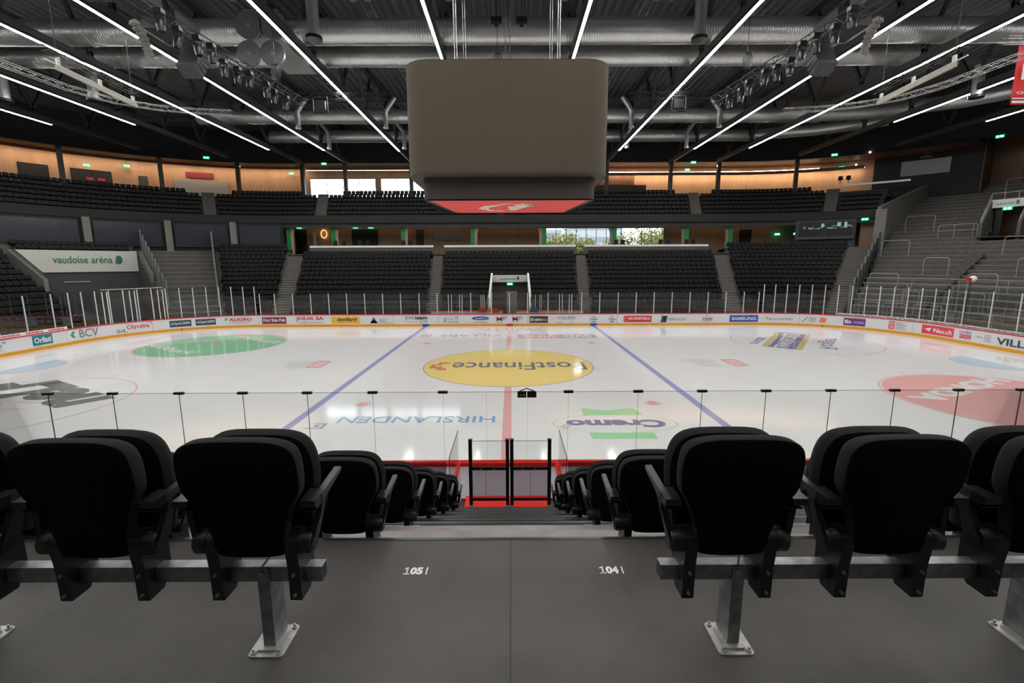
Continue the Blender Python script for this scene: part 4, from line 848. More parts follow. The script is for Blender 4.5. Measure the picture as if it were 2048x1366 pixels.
for s, side in ((-1, 'left'), (1, 'right')):
    lattice([(s*16.0, -9, 16), (s*15.3, -3, 16), (s*13.9, 9, 16)], .5, 'black_metal', 'black lattice truss carrying stage lights, %s side' % side)
    lattice([(s*15.5, 11, 17), (s*8.5, 11, 17)], .4, 'black_metal', 'short black cross truss far behind the stage lights, %s side' % side)
    hx = [(-14.3, -3.2), (-14.6, -1.7), (-14.25, -.9), (-14.1, -.1), (-14.6, 1.7), (-14.4, 2.6), (-14.1, 3.2), (-13.95, 4.7), (-14.1, 5.9), (-13.9, 7.0)]
    for i, (x, y) in enumerate(hx):
        x = x*-s if s > 0 else x; x = abs(x)*s; zz = 15.55; an = random.uniform(-.5, .5)
        t = thing('stage_light', 'black moving head stage light on the %s truss, %s' % (side, ['nearest', 'second', 'third', 'fourth', 'fifth', 'sixth', 'seventh', 'eighth', 'ninth', 'farthest'][i]+' from the camera'), 'stage light', (x, y, zz))
        lpart(MB().box(-.16, .16, -.13, .13, .02, .2), 'base', 'black_metal', t)
        lpart(MB().tube([(-.18, 0, -.4), (-.18, 0, .0), (0, 0, .05), (.18, 0, .0), (.18, 0, -.4)], .035, 6), 'yoke', 'black_metal', t)
        d = Vector((math.sin(an)*.4, -.25+.3*random.random(), -1)).normalized(); c = Vector((0, 0, -.35))
        m = MB().tube([c-d*.2, c-d*.1, c+d*.12, c+d*.3], [.08, .15, .17, .15], 14); lpart(m, 'head', 'black_plastic', t)
        m = MB().tube([c+d*.3, c+d*.33], [.135, .12], 14); lpart(m, 'lens', 'lens', t)
    # loudspeakers
    def spk(name, x0, x1, y0, y1, z0, z1, mt, label): tag(MB().box(min(s*x0, s*x1), max(s*x0, s*x1), y0, y1, z0, z1).build(name, mt), label, 'loudspeaker')
    t = thing('loudspeaker_array', 'curved hanging loudspeaker array, faceted boxes, %s side beside the third light strip' % side, 'loudspeaker', (s*16.5, 2.6, 16))
    for i in range(6):
        a = -.12*i; T = Matrix.Translation((s*16.6, 2.6-.04*i*i*.5, 16.7-.26*i)) @ Matrix.Rotation(a, 4, 'X'); MB().box(-.5, .5, -.38, .38, -.125, .12, 0, T).build('speaker_box', 'dark_steel' if i < 5 else 'wall_grey', t)
    t = thing('horn_array', 'pale curved loudspeaker strip with dark horn openings, %s side' % side, 'loudspeaker', (s*16.3, -.8, 16))
    for i in range(7):
        a = -.16*i; T = Matrix.Translation((s*(16.6+.01*i*i), -1.5+.2*i, 16.0-.13*i)) @ Matrix.Rotation(s*.5, 4, 'Z') @ Matrix.Rotation(a*.6-.2, 4, 'X')
        b = MB().box(-.22, .22, -.12, .12, -.08, .075, 0, T).build('speaker_box', 'concrete_light', t)
        m = MB()
        for q in (-.1, .1): m.tube([T @ Vector((q, -.13, 0)), T @ Vector((q, -.12, 0))], .05, 8)
        q = m.build('horn', 'black_plastic'); q.parent = b
    spk('subwoofer', 16.0, 17.6, -4.2, -2.6, 16.3, 17.2, 'dark_steel', 'large dark flown loudspeaker box above the %s stage lights, nearest' % side)
    spk('subwoofer', 15.6, 16.8, -2.4, -1.0, 16.5, 17.3, 'dark_steel', 'large dark flown loudspeaker box above the %s stage lights, middle' % side)
    spk('subwoofer', 15.6, 17.2, -.2, 1.6, 16.4, 17.2, 'dark_steel', 'large dark flown loudspeaker box above the %s stage lights, farthest' % side)
    # pale ribbon panel and its curved pale truss
    A = Vector((s*19.95, -2.0, 14)); B = Vector((s*20.45, 3.2, 14)); t = thing('ribbon_display', 'long pale ribbon panel hung on brackets, %s side' % side, 'display', (A+B)/2)
    m = MB(); m.bar(A, B, .10, .18); m.build('panel', 'alu_pale', t); m = MB(); m.bar(A+Vector((0, -.5, .16)), B+Vector((0, 0, .16)), .05); m.build('top_tube', 'white_paint', t)
    for f in (.03, .5, .95): c = A.lerp(B, f); MB().box(c.x-.04, c.x+.04, c.y-.08, c.y+.08, 14.1, 14.42).build('bracket', 'white_paint', t)
    for f in (.03, .95): c = A.lerp(B, f); MB().tube([(c.x, c.y, 14.5), (c.x, c.y, 17.7)], .012, 4).build('hanging_wire', 'dark_steel', t)
    lattice([A+Vector((s*.1, -.3, .7)), B+Vector((s*.1, .3, .7))], .28, 'black_metal', 'small black truss above the %s ribbon panel' % side, r=.018)
    xs = [(-22.4, -5.5), (-21.9, -2.5), (-21.7, .5), (-21.0, 2.3), (-19.5, 3.5), (-17.8, 4.1), (-15.9, 4.4)]
    lattice([(-s*x if s > 0 else x, y, 14) for x, y in xs] if s < 0 else [(-x, y, 14) for x, y in xs], .24, 'alu', 'curved pale lattice truss below the %s ribbon panel' % side, 'curved_truss', .013, .3)
for x, w in ((-.55, 'left'), (.75, 'right')):
    t = thing('hanging_camera', 'small dark device hanging above the cube, '+w, 'camera', (x, 2.0, 17.7))
    lpart(MB().tube([(0, 0, .1), (0, 0, 3.9)], .02, 6), 'rod', 'black_metal', t); lpart(MB().box(-.28, .28, -.15, .15, -.12, .1).box(-.1, .1, -.3, .3, -.2, .0), 'body', 'black_plastic', t)
for x, z, w in ((-.55, 16.3, 'above the cube'), (-12.8, 15.8, 'below the left duct junction'), (13.2, 16.3, 'right, near the stage lights')):
    m = MB()
    for i in range(5):
        a = .5*i; m.tube([(x+.06*i-.1+.14*math.cos(q*PI/6), 3.5, z+.45*math.sin(q*PI/6)) for q in range(13)], .018, 5, cap=False)
    m.tube([(x, 3.5, z+.4), (x, 3.5, 18.5)], .015, 5); tag(m.build('cable_coil', 'black_plastic'), 'coil of black cable hanging '+w, 'cable')
for x, z in ((-13.2, 16.9), (12.0, 16.9)):
    t = thing('rigging_box', 'black square rigging frame hanging %s of the cube' % ('left' if x < 0 else 'right'), 'rigging', (x, 10.8, z)); 
    for d in (-.5, .5): MB().box(x+d-.04, x+d+.04, 10.7, 10.8, z-1, z).build('upright', 'black_metal', t); 
    for d in (-1, 0): MB().box(x-.5, x+.5, 10.7, 10.8, z+d-.04, z+d+.04).build('crossbar', 'black_metal', t)
    MB().box(x-.35, x+.35, 10.72, 10.9, z-.8, z-.2).build('motor', 'black_plastic', t)
# banner at right
t = thing('hanging_banner', 'red cloth banner with white figure and stripes at the right edge', 'banner', (23.6, -2, 12.3))
m = MB(); n = 8; m.grid([[(22.6+.0*z+i*.3, -2+.04*math.sin(i*1.3), z) for i in range(n)] for z in (12.3, 14.75)]); m.build('cloth', 'banner_red', t)
for z0, z1 in ((12.35, 12.45), (12.52, 12.57)): MB().box(22.62, 24.7, -2.06, -2.05, z0, z1).build('stripe', 'ad_white', t)
text_mb(MB(), '1966', lambda x, y: (22.85+1.6*x, -2.07, 13.3+.7*y), .03).build('lettering', 'ad_white', t)
text_mb(MB(), 'CHAMPION', lambda x, y: (22.75+1.6*x, -2.07, 12.72+.12*y), .03).build('lettering', 'ad_white', t)
lattice([(22.0, -2, 14.95), (25, -2, 14.95)], .25, 'alu', 'pale truss holding the red banner at the right edge', r=.02)

# ------------------------------------------------------------------ outside
struct(MB().box(-70, 110, 43, 160, 3.4, 3.5).build('floor_outside', 'grass_out'))
for i, (x, w, h, y) in enumerate(((2, 9, 9, 78), (14, 14, 13, 95), (34, 12, 8, 84))):
    t = thing('building', 'pale office building outside the lower windows, %s' % ['left one', 'middle one', 'right one'][i], 'building', (x+w/2, y, 3.5))
    lpart(MB().box(-w/2, w/2, 0, 10, 0, h), 'wall', 'facade', t)
    for k in range(int(h/3)): lpart(MB().box(-w/2+.5, w/2-.5, -.05, 0, 1+3*k, 2.3+3*k), 'window_band', 'facade_win', t)
for i, (x, y, h) in enumerate(((6.5, 50, 6.4), (9.0, 52, 7.4), (12, 51, 6.2), (17.5, 52, 7.0), (21, 50, 8.0), (24, 53, 8.4), (27, 54, 9.4), (30, 52, 7.4))):
    t = thing('tree', 'yellow green tree outside the lower windows, %s from the left' % ['first', 'second', 'third', 'fourth', 'fifth', 'sixth', 'seventh', 'eighth'][i], 'tree', (x, y, 3.4))
    lpart(MB().tube([(0, 0, 0), (.1, 0, h*.5)], [.18, .1], 6), 'trunk', 'bark', t); m = MB()
    for k in range(900):
        a = random.uniform(0, 2*PI); b = math.acos(random.uniform(-1, 1)); r = random.random()**.4*h*.34*(1+.25*math.sin(3*a)); c = Vector((r*math.sin(b)*math.cos(a), r*math.sin(b)*math.sin(a), h*.62+r*math.cos(b)))
        e1 = Vector((random.uniform(-1, 1), random.uniform(-1, 1), random.uniform(-1, 1))).normalized()*.22; e2 = e1.orthogonal().normalized()*.16
        m.add([c-e1, c+e2, c+e1, c-e2], [(0, 1, 2, 3)])
    lpart(m, 'crown', 'leaf', t)
# high chairs and tables on the concourse in front of the lower windows
for i, (x, y) in enumerate(((-20.3, 17.2), (-19.3, 17.2), (-17.5, 17.2), (-16.6, 17.2), (-12.4, 17.2), (-11.6, 17.2), (12.4, 17.2), (13.2, 17.2), (20.6, 17.2), (21.4, 17.2), (17.6, 18.2), (18.4, 18.2))):
    y = 31.2; t = thing('high_chair', 'black high chair on a pale foot behind the white parapet, number %s from the left' % ['one', 'two', 'three', 'four', 'five', 'six', 'nine', 'ten', 'eleven', 'twelve', 'seven', 'eight'][i], 'chair', (x, y, 6.45))
    lpart(MB().box(-.22, .22, -.2, .2, .95, 1.03), 'seat', 'far_fabric', t); lpart(MB().box(-.22, .22, .16, .22, 1.03, 1.6), 'backrest', 'far_fabric', t); lpart(MB().tube([(0, 0, 0), (0, 0, .95)], .035, 8).tube([(0, 0, 0), (0, 0, .03)], .22, 12), 'pedestal', 'steel_light', t)

# ------------------------------------------------------------------ near stand under the camera
FZ = 3.99; YE = -22.37
nf = thing('near_terrace', 'dark grey gangway and stepped seating deck in the foreground', 'stand terrace', (0, -23, 0))
m = MB(); m.box(-22, 22, -31, YE, FZ-.25, FZ); q = m.build('gangway_slab', 'floor_epoxy', nf)
MB().box(.150, .154, -31, YE, FZ, FZ+.0008).build('joint', 'step_dark', nf)
for x0, x1 in ((-22, -.92), (1.1, 22)):
    for k in range(1, 6):
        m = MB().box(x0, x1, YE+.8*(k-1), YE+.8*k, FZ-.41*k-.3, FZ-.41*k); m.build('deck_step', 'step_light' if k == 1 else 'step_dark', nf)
for j in range(1, 13):
    y0 = YE+.4*(j-1) if j < 12 else -17.97; z = FZ-.205*j if j <= 11 else 1.42
    y1 = y0+.4 if j < 12 else -17.2
    z = FZ-.205*j if j < 12 else 1.42
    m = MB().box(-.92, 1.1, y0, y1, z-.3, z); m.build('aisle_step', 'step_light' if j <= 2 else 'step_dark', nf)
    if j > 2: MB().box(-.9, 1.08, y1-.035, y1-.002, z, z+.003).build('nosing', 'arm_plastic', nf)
MB().box(-22, 22, YE-.02, YE+.0, FZ-.12, FZ+.002).build('edge_trim', 'arm_plastic', nf)
for x0, x1 in ((-22, -.92), (1.1, 22)): MB().box(x0, x1, -18.37, -18.3, -.1, 1.94).build('front_wall', 'concrete', nf)
for body, x0 in (('05', -.325), ('04', .548)):
    f = lambda x, y: (x0+.108*x, -22.652+.05*y, FZ+.0015); m = MB()
    m.add([f(*p) for p in ((.11, 0), (.17, 0), (.17, 1), (.13, 1), (.02, .84), (.02, .68), (.11, .82))], [tuple(range(7))]); m.add([f(*p) for p in ((0, 0), (.26, 0), (.26, .14), (0, .14))], [(0, 1, 2, 3)])
    m.add([f(*p) for p in ((.92, 0), (.98, 0), (.98, 1), (.92, 1))], [(0, 1, 2, 3)]); text_mb(m, body, lambda x, y: f(.27+.52*x, y), .05); m.build('row_lettering', 'white_paint', nf)
# space between stand and boards
struct(MB().box(-22, 22, -18.3, -15.1, .1, .24).build('floor_box', 'concrete_light'))
t = thing('red_step', 'red step behind the two black gates', 'step', (.07, -17.1, 1.2)); MB().box(-.62, .80, -17.5, -17.05, 1.35, 1.435).build('tread', 'rail_bright', t); MB().box(-.62, .80, -17.05, -16.8, 1.0, 1.25).build('tread', 'rail_bright', t)
nb = thing('near_boards', 'near side rink boards seen from behind with bright red top rail', 'rink boards', (0, YN-.05, .2))
MB().box(-22, 22, YN-.102, YN-.09, .0, 1.1).build('board_panel', 'board_inner', nb)
MB().box(-22, 22, YN-.14, YN+.03, 1.1, 1.18).build('top_rail', 'rail_bright', nb)
MB().box(-.98, 1.16, YN-.13, YN-.1, .24, .36).build('kick_strip', 'rail_red', nb)
for sx in (-1, 1):
    for rr0, z0, z1, mt in ((8.5, 0, 1.1, 'board_inner'), (8.5, 1.1, 1.18, 'rail_bright')):
        m = MB(); m.grid([[(sx*(21.5+(8.5+d)*math.sin(a*PI/40)), YN+8.5-(8.5+d)*math.cos(a*PI/40), z) for a in range(21)] for d, z in ((.0, z0), (.1, z0), (.1, z1), (.0, z1), (.0, z0))]); m.build('corner_board' if z0 == 0 else 'corner_rail', mt, nb)
for x in (-1.75, -.4, .55, 1.6): MB().box(x, x+.008, YN-.104, YN-.1, .3, 1.1).build('panel_joint', 'ad_grey', nb)
for s, x in ((-1, -.97), (1, 1.11)):
    t = thing('box_side_wall', 'white side wall with red cap %s of the black gates' % ('left' if s < 0 else 'right'), 'partition', (x, -15.4, .24))
    MB().box(x-.03, x+.03, -15.75, -15.1, .24, 1.12).build('panel', 'board_inner', t); MB().box(x-.04, x+.04, -15.75, -15.1, 1.12, 1.19).build('cap', 'rail_bright', t); MB().box(x-.03, x+.03, -15.79, -15.75, .24, 1.12).build('end_post', 'galvanised', t)
    t = thing('bench_partition', 'low grey bench partition with slanting red cap, %s of the gates' % ('left' if s < 0 else 'right'), 'partition', (x+s*.6, -15.5, .24))
    m = MB(); m.bar((x+s*.08, -16.05, 1.12), (x+s*1.0, -15.45, 1.12), .05); m.build('cap', 'rail_bright', t)
    m = MB(); m.prism([(0, .24), (1, .24), (1, 1.09), (0, 1.09)], lambda p, q: (x+s*(.08+.92*p[0]), -16.05+.6*p[0]+.02*q, p[1])); m.build('panel', 'board_inner', t)
    t = thing('side_glass', 'upright glass pane running towards the boards, %s of the gates' % ('left' if s < 0 else 'right'), 'glass pane', (x, -16, .3))
    xx = -.955 if s < 0 else 1.135
    MB().box(xx-.005, xx+.005, -16.62, -15.25, .3, 1.94).build('pane', 'near_glass', t); MB().box(xx-.006, xx+.006, -16.62, -15.25, 1.94, 1.952).build('top_edge', 'dark_steel', t); MB().box(xx-.006, xx+.006, -16.632, -16.62, .3, 1.95).build('front_edge', 'dark_steel', t)
# tinted low glass before the first seats
for s, xs in ((-1, (-.77, -1.72, -2.95, -4.2)), (1, (.95, 1.95, 3.2, 4.4))):
    for i in range(3):
        a, b = sorted((xs[i]+s*.03*(i > 0), xs[i+1]-s*.02)); m = MB().box(a, b, -18.27, -18.255, 1.9, 2.585)
        tag(m.build('low_glass_panel', 'tint_glass'), 'low tinted glass panel in front of the first seat row, %s %s of the gates' % (['next', 'second', 'third'][i], 'left' if s < 0 else 'right'), 'glass pane')
# tall glass on the near boards
ng = thing('near_glass', 'tall clear glass on the near boards with black clips on top', 'protective glass', (0, YN, 1.18))
J = [-21.4, -20.07, -18.74, -17.41, -16.08, -14.75, -13.42, -12.1, -10.8, -9.47, -8.13, -6.75, -5.43, -4.09, -2.73, -1.27, -.37, .49, 1.34, 2.79, 4.12, 5.45, 6.80, 8.13, 9.46, 10.77, 12.1, 13.42, 14.75, 16.08, 17.41, 18.74, 20.07, 21.4]
for i in range(len(J)-1):
    MB().box(J[i]+.006, J[i+1]-.006, YN-.075, YN-.063, 1.18, 2.71).build('pane', 'near_glass', ng)
    MB().box(J[i]+.006, J[i+1]-.006, YN-.075, YN-.063, 2.71, 2.718).build('top_edge', 'pane_edge', ng)
for i, x in enumerate(J):
    k = abs(x) > 3; MB().box(x-(.004 if k else .002), x+(.004 if k else .002), YN-.078, YN-.06, 1.18, 2.71).build('joint', 'black_metal' if k else 'pane_edge', ng)
    if x not in (-.37, .49): MB().box(x-.1, x+.1, YN-.10, YN-.04, 2.69, 2.74).build('clip', 'black_metal', ng)
t = thing('puck_counter_box', 'small black control box mounted on top of the near glass', 'control box', (.48, YN-.1, 2.62))
for x0, x1 in ((.28, .465), (.48, .67)): MB().box(x0, x1, YN-.14, YN-.09, 2.61, 2.74).build('box', 'black_plastic', t)
for x in (.33, .40): MB().box(x, x+.03, YN-.145, YN-.14, 2.65, 2.68).build('lamp', 'far_plate', t)
MB().tube([(.33, YN-.1, 2.74), (.47, YN-.1, 2.80), (.62, YN-.1, 2.74)], .012, 6).build('bracket', 'black_metal', t)
# two black gates
GY = -17.38
for gi, (x0, x1, w) in enumerate(((-.535, .115, 'left'), (.13, .79, 'right'))):
    t = thing('black_gate', 'black framed gate with glass top and grey mesh below, %s one of two' % w, 'gate', ((x0+x1)/2, GY, 1.43))
    for a in (x0, x1-.055): MB().box(a, a+.055 if a == x0 and gi == 0 or a != x0 and gi == 1 else a+.055, GY-.03, GY+.03, 1.45, 2.56).build('upright', 'black_metal', t)
    MB().box(x0, x1, GY-.02, GY+.02, 2.06, 2.105).build('cross_bar', 'black_metal', t); MB().box(x0, x1, GY-.02, GY+.02, 1.53, 1.565).build('bottom_bar', 'black_metal', t)
    MB().box(x0+.03, x1-.03, GY-.004, GY+.004, 1.565, 2.06).build('mesh_panel', 'gate_mesh', t); MB().box(x0+.055, x1-.055, GY-.004, GY+.004, 2.105, 2.545).build('glass_pane', 'near_glass', t)
    MB().box(x0+.055, x1-.055, GY-.004, GY+.004, 2.545, 2.55).build('glass_edge', 'dark_steel', t)
    for a in (x0+.03, x1-.03):
        MB().box(a-.035, a+.035, GY-.05, GY+.04, 1.42, 1.455).build('foot_clamp', 'steel_light', t); MB().box(a-.032, a+.032, GY-.035, GY+.035, 2.56, 2.575).build('post_cap', 'black_plastic', t)
    for a in (.3, .62): MB().tube([(x0+(x1-x0)*a, GY-.035, 2.082), (x0+(x1-x0)*a, GY-.02, 2.082)], .01, 8).build('bolt', 'steel_light', t)

# ------------------------------------------------------------------ seats
def catmull(pts, n=5):
    out = []; L = len(pts)
    for i in range(L):
        p0, p1, p2, p3 = (Vector(pts[(i+j-1) % L]) for j in range(4))
        for k in range(n):
            t = k/n; out.append(tuple(.5*((2*p1)+(-p0+p2)*t+(2*p0-5*p1+4*p2-p3)*t*t+(-p0+3*p1-3*p2+p3)*t**3)))
    return out
def pad(outl, y0, th, lean, edge=.022, zc=.6, mi=0, rim_mi=None, crown=.01, e0=1):
    """rounded upholstered slab, outline in x,z"""
    m = MB(); cx = 0; cz = sum(p[1] for p in outl)/len(outl)
    def ringp(sc, y): return [(x*sc if abs(x) > 0 else 0, y-lean*(cz+(z-cz)*sc-zc), cz+(z-cz)*sc) for x, z in outl]
    def inset(d, y):
        o = []; n = len(outl)
        for i, (x, z) in enumerate(outl):
            a = Vector(outl[i-1]); b = Vector(outl[(i+1) % n]); tt = (b-a).normalized(); nn = Vector((tt.y, -tt.x))
            if nn.dot(Vector((x, z-cz))) < 0: nn = -nn
            p = Vector((x, z))-nn*d; o.append((p.x, y-lean*(p.y-zc), p.y))
        return o
    def sc(r, y): return [(q[0]*.72, y-lean*((cz+(q[2]-cz)*.72)-zc), cz+(q[2]-cz)*.72) for q in r]
    I1 = inset(edge, 0)
    e1 = edge*e0
    R = [sc(I1, y0-crown*.6), inset(e1, y0-crown*.3), inset(e1*.35, y0+e1*.3), inset(0, y0+e1), inset(0, y0+th-edge), inset(edge*.35, y0+th-edge*.25), inset(edge, y0+th), sc(I1, y0+th+crown)]
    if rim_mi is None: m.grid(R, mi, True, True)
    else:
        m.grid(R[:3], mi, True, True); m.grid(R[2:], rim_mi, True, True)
    for q, c in ((R[0], -1), (R[-1], 1)):
        cen = (0, (y0-crown*1.3 if c < 0 else y0+th+crown*1.3)-lean*(cz-zc), cz); n = len(q); m.add(list(q)+[cen], [(i, (i+1) % n, n) for i in range(n)], mi, True)
    return m
_bh = [(x*.945, z) for x, z in ((.11, .812), (.168, .798), (.197, .770), (.206, .725), (.206, .680), (.202, .645), (.192, .618), (.174, .592), (.154, .548), (.137, .50), (.125, .45), (.117, .405), (.104, .392), (.05, .386))]
back_out = catmull([(0, .815)]+_bh+[(0, .385)]+[(-x, z) for x, z in reversed(_bh)], 3)
seat_out = catmull([(0, .795), (.11, .79), (.165, .76), (.190, .70), (.192, .62), (.178, .52), (.165, .43), (.14, .40), (0, .395), (-.14, .40), (-.165, .43), (-.178, .52), (-.192, .62), (-.190, .70), (-.165, .76), (-.11, .79)], 3)
def make_seat(side):
    """side = +1: armrest on the +x side. Origin on the floor below the beam."""
    t = thing('stadium_seat', 'x', 'seat', (0, 0, 0))
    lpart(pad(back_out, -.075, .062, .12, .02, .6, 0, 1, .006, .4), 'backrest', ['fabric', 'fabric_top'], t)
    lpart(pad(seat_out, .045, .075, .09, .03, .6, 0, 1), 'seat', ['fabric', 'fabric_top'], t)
    for s in (-1, 1):
        m = MB().tube([(s*.118, -.012, .428), (s*.152, -.012, .428)], .042, 20); m.tube([(s*.154, -.012, .428), (s*.192, -.012, .428), (s*.198, -.012, .428)], [.042, .042, .036], 20)
        h = lpart(m, 'hinge_housing', 'black_plastic', t)
        m = MB().tube([(s*.198, -.012, .428), (s*.201, -.012, .428)], .028, 16); q = m.build('hinge_cap', 'black_plastic'); q.parent = h
        m = MB(); pr = [(-.052, .425), (-.03, .462), (.02, .462), (.055, .42), (.075, .39), (.075, .28), (.03, .222), (-.04, .222), (-.042, .34)]
        m.prism(pr, lambda p, k: (s*(.112+.040*k), p[0], p[1])); b = lpart(m, 'bracket', 'black_plastic', t)
        m = MB()
        for z in (.245, .32): m.tube([(s*.132, -.052, z), (s*.132, -.038, z)], .005, 8)
        q = m.build('bolt', 'galvanised'); q.parent = b
        # upright strut from hinge to armrest
        a = s == side
        m = MB(); pr = [(-.035, .42), (.03, .43), (.055, .56), (.05, .585), (.005, .585), (-.012, .53)]
        m.prism(pr, lambda p, k: (s*(.176+.022*k+.03*(p[1] > .5)), p[0], p[1])); lpart(m, 'arm_strut', 'black_plastic', t)
        m = MB(); m.prism([(-.065, .575), (-.065, .598), (.02, .600), (.02, .568), (-.04, .566)], lambda p, k: (s*(.182+.050*k), p[0], p[1])); m.box(min(s*.165, s*.225), max(s*.165, s*.225), -.05, .0, .555, .559); lpart(m, 'arm_block', 'black_plastic', t)
        if a:
            m = MB(); m.prism([(-.015, .597), (.17, .612), (.17, .598), (.03, .574), (-.015, .570)], lambda p, k: (s*(.210+.024*k), p[0], p[1])); lpart(m, 'armrest', 'arm_plastic', t)
    return t
rows_n = [(4, 4), (4, 5), (4, 5), (4, 4), (3, 4), (3, 4)]
ordn = ['first', 'second', 'third', 'fourth', 'fifth', 'sixth']
protoL = make_seat(1); protoR = make_seat(-1); used = {1: False, -1: False}; nfg = 0
for k in range(6):
    for side, proto in ((-1, protoL), (1, protoR)):
        n = rows_n[k][0 if side < 0 else 1]; x00 = -.71 if side < 0 else .89
        for i in range(n):
            loc = (x00+side*.52*i, -23.05+.8*k, FZ-.41*k)
            lab = 'black padded tip-up seat, %s row from the camera, %s seat %s of the aisle' % (ordn[k], ordn[i], 'left' if side < 0 else 'right')
            if not used[side]: proto.location = loc; proto['label'] = lab; proto['group'] = 'black seats in the foreground rows'; used[side] = True
            else: dup(proto, loc, lab, 'black seats in the foreground rows')
            nfg += 1
def beam(k, side):
    x0, x1 = ((-3.2, -.502) if side < 0 else (.675, 3.6)); y = -23.05+.8*k; z = FZ-.41*k
    t = thing('seat_beam', 'galvanised steel beam on posts carrying the %s seat row %s of the aisle' % (ordn[k], 'left' if side < 0 else 'right'), 'seat support', ((x0+x1)/2, y, z))
    m = MB().box(x0, x1, y+.002, y+.044, z+.262, z+.318); m.build('beam', 'galvanised', t)
    if k == 0: MB().box(x0-.001 if side > 0 else x1-.003, x0+.003 if side > 0 else x1+.001, y+.006, y+.040, z+.267, z+.313).build('beam_end', 'dark_steel', t)
    for px in ((-.705, -1.78, -2.85) if side < 0 else (.945, 2.02, 3.09)):
        m = MB().box(px-.021, px+.021, y-.004, y+.002, z, z+.315); m.box(px-.021, px+.021, y+.002, y+.085, z, z+.262); p = m.build('support_post', 'galvanised', t)
        o = rr(.062, .075, .016, 4); m = MB(); m.prism(o, lambda q, s: (px+q[0], y+.03+q[1], z+.006*s)); b = m.build('base_plate', 'galv_plate'); b.parent = p
        p2 = [(a*.62, b_*.7) for a, b_ in o]; m = MB(); m.prism(p2, lambda q, s: (px+q[0], y+.028+q[1], z+.006+.008*s)); b = m.build('raised_foot', 'galv_plate'); b.parent = p
        for dx in (-.045, .045):
            for dy in (-.03, .09):
                m = MB().tube([(px+dx, y+dy, z+.006), (px+dx, y+dy, z+.012)], .010, 6).tube([(px+dx, y+dy, z+.012), (px+dx, y+dy, z+.022)], .0045, 6); b = m.build('anchor_bolt', 'steel_light'); b.parent = p
        if k == 0:
            m = MB().tube([(px-.004, y-.010, z+.296), (px-.004, y-.004, z+.296)], .009, 8); b = m.build('bolt', 'steel_light'); b.parent = p
            m = MB().tube([(px-.002, y+.0, z+.32), (px+.03, y+.06, z+.37)], .0035, 5); b = m.build('cable_tie', 'alu_pale'); b.parent = p
for k in range(6):
    for s in (-1, 1): beam(k, s)

# far seats, low detail
def far_seat_mb(mb, T=None):
    o = [(-.21, .50), (-.234, .62), (-.232, .79), (-.20, .845), (-.12, .865), (.12, .865), (.20, .845), (.232, .79), (.234, .62), (.21, .50)]
    o2 = [(-.19, .50), (-.215, .60), (-.205, .70), (-.12, .735), (.12, .735), (.205, .70), (.215, .60), (.19, .50)]
    tr = (lambda p: T @ Vector(p)) if T is not None else (lambda p: p)
    mb.prism(o, lambda p, s: tr((p[0], -.02+.07*s+.12*(p[1]-.5), p[1])), 0)
    mb.prism(o2, lambda p, s: tr((p[0], -.13+.09*s+.06*(p[1]-.5), p[1])), 0)
    mb.box(-.257, .257, -.045, .03, .36, .50, 2, T); mb.box(-.04, .04, -.02, .05, 0, .4, 2, T)  # near-black bar puts the shadow under the seat into colour; leg shares it
    mb.box(.232, .250, -.10, -.08, .52, .56, 1, T)
ms = MB(); far_seat_mb(ms); fo = ms.build('stadium_seat', ['far_fabric', 'far_plate', 'far_leg_shade']); fmesh = fo.data; bpy.data.objects.remove(fo)
BL = [(-1.222, -.975, 0, 15, 'block between concrete terrace and white parapets', 'low'), (-.903, -.337, 0, 13, 'block left of the centre block', 'low'), (-.29, .288, 0, 13, 'centre block with the tunnel', 'low'), (.335, .893, 0, 13, 'block right of the centre block', 'low'), (.957, 1.363, 0, 15, 'block under the dark screens', 'low'),
      (-1.76, -1.475, 14, 16, 'above the big white sign', 'low'), (-2.45, -1.805, 0, 13, 'block left of the big tunnel', 'low'),
      (-1.95, -1.255, 0, 6, 'upper tier at far left', 'up'), (-1.215, -.863, 0, 6, 'upper tier left of the upper windows', 'up'), (-.81, -.05, 0, 6, 'upper tier below the upper windows', 'up'), (-.03, .803, 0, 6, 'upper tier right of the cube', 'up'), (.852, 1.275, 0, 6, 'upper tier at right', 'up'), (1.315, 1.425, 0, 4, 'short upper block at right', 'up')]
cands = []
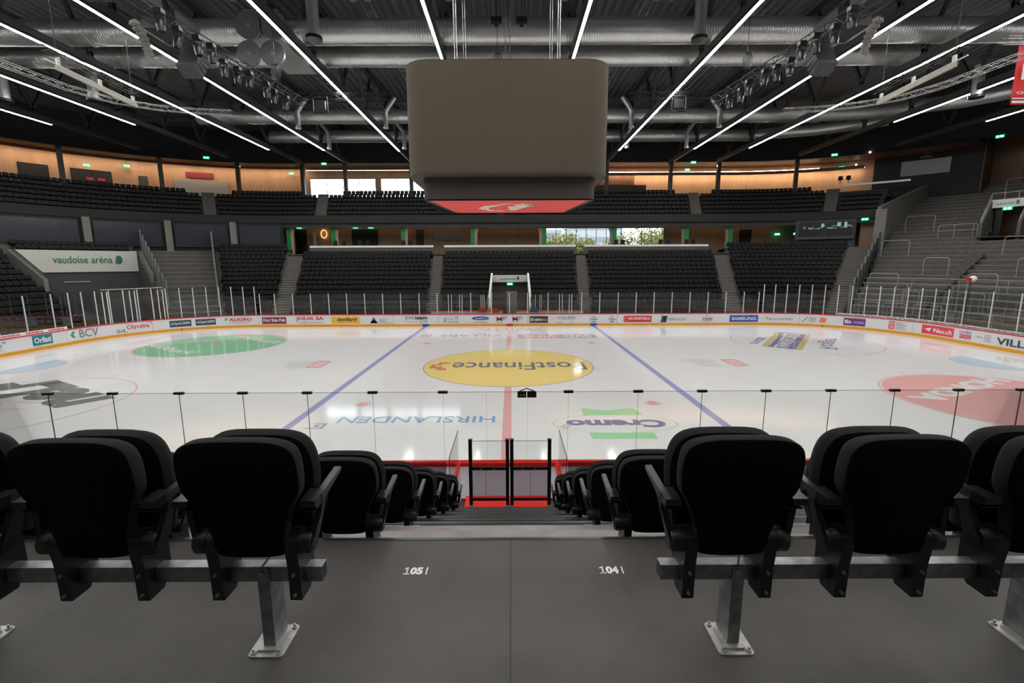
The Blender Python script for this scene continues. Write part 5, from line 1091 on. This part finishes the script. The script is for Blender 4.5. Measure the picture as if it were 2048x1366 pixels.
for t0, t1, k0, k1, lab, typ in BL:
    for k in range(k0, k1+1):
        o = (1.95+.85*k) if typ == 'low' else (16.28+.85*k); z = (.29+RI*k) if typ == 'low' else (10.15+RU*k)
        a, b = S_of(t0, o), S_of(t1, o)
        n = int((b-a)/.515); a += ((b-a)-n*.515)/2
        if typ == 'up' and k == 6: a += 1.6; b -= 1.6; n = max(0, n-6)
        for i in range(n):
            q = T_of(a+.515*(i+.5), o)
            if 'with the tunnel' in lab and abs(P(q, o)[0]-.03) < 2.15 and k <= 7: continue
            x, y = P(q, o); d = Vector((x, y, z+.6))-CAM; dz = d.dot(fw)
            u = 1024+F_PX*d.dot(r2)/dz; v = 683-F_PX*d.dot(u2)/dz
            vis = 0 < u < 2048 and 0 < v < 640 and not (815 < u < 1212 and v < 418)
            cands.append((dz if vis else 1e6, x, y, z, NRM(q), lab, k))
cands.sort(key=lambda c: c[0]); NI = 300-nfg
rown = ['first', 'second', 'third', 'fourth', 'fifth', 'sixth', 'seventh', 'eighth', 'ninth', 'tenth', 'eleventh', 'twelfth', 'thirteenth', 'fourteenth', 'fifteenth', 'sixteenth', 'seventeenth']
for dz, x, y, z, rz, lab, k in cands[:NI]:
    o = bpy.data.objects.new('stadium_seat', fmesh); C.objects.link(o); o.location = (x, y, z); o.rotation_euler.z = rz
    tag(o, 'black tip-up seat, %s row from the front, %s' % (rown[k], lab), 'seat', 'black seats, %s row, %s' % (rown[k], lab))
mb = MB()
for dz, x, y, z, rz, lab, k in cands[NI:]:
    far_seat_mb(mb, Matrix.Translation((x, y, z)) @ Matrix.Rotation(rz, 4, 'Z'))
tag(mb.build('stadium_seats', ['far_fabric', 'far_plate', 'far_leg_shade']), 'all the remaining rows of black tip-up seats on the far and upper stands', 'seats', kind='stuff')
# free-standing seats at the end of the right upper gangway
for i, x in enumerate((40.6, 41.3)):
    o = bpy.data.objects.new('lounge_chair', fmesh); C.objects.link(o); o.location = (x, 35.5-i*.4, 14.9); o.rotation_euler.z = -.5; tag(o, 'dark chair at the end of the right upper gangway, %s of two' % ('left' if i == 0 else 'right'), 'chair')
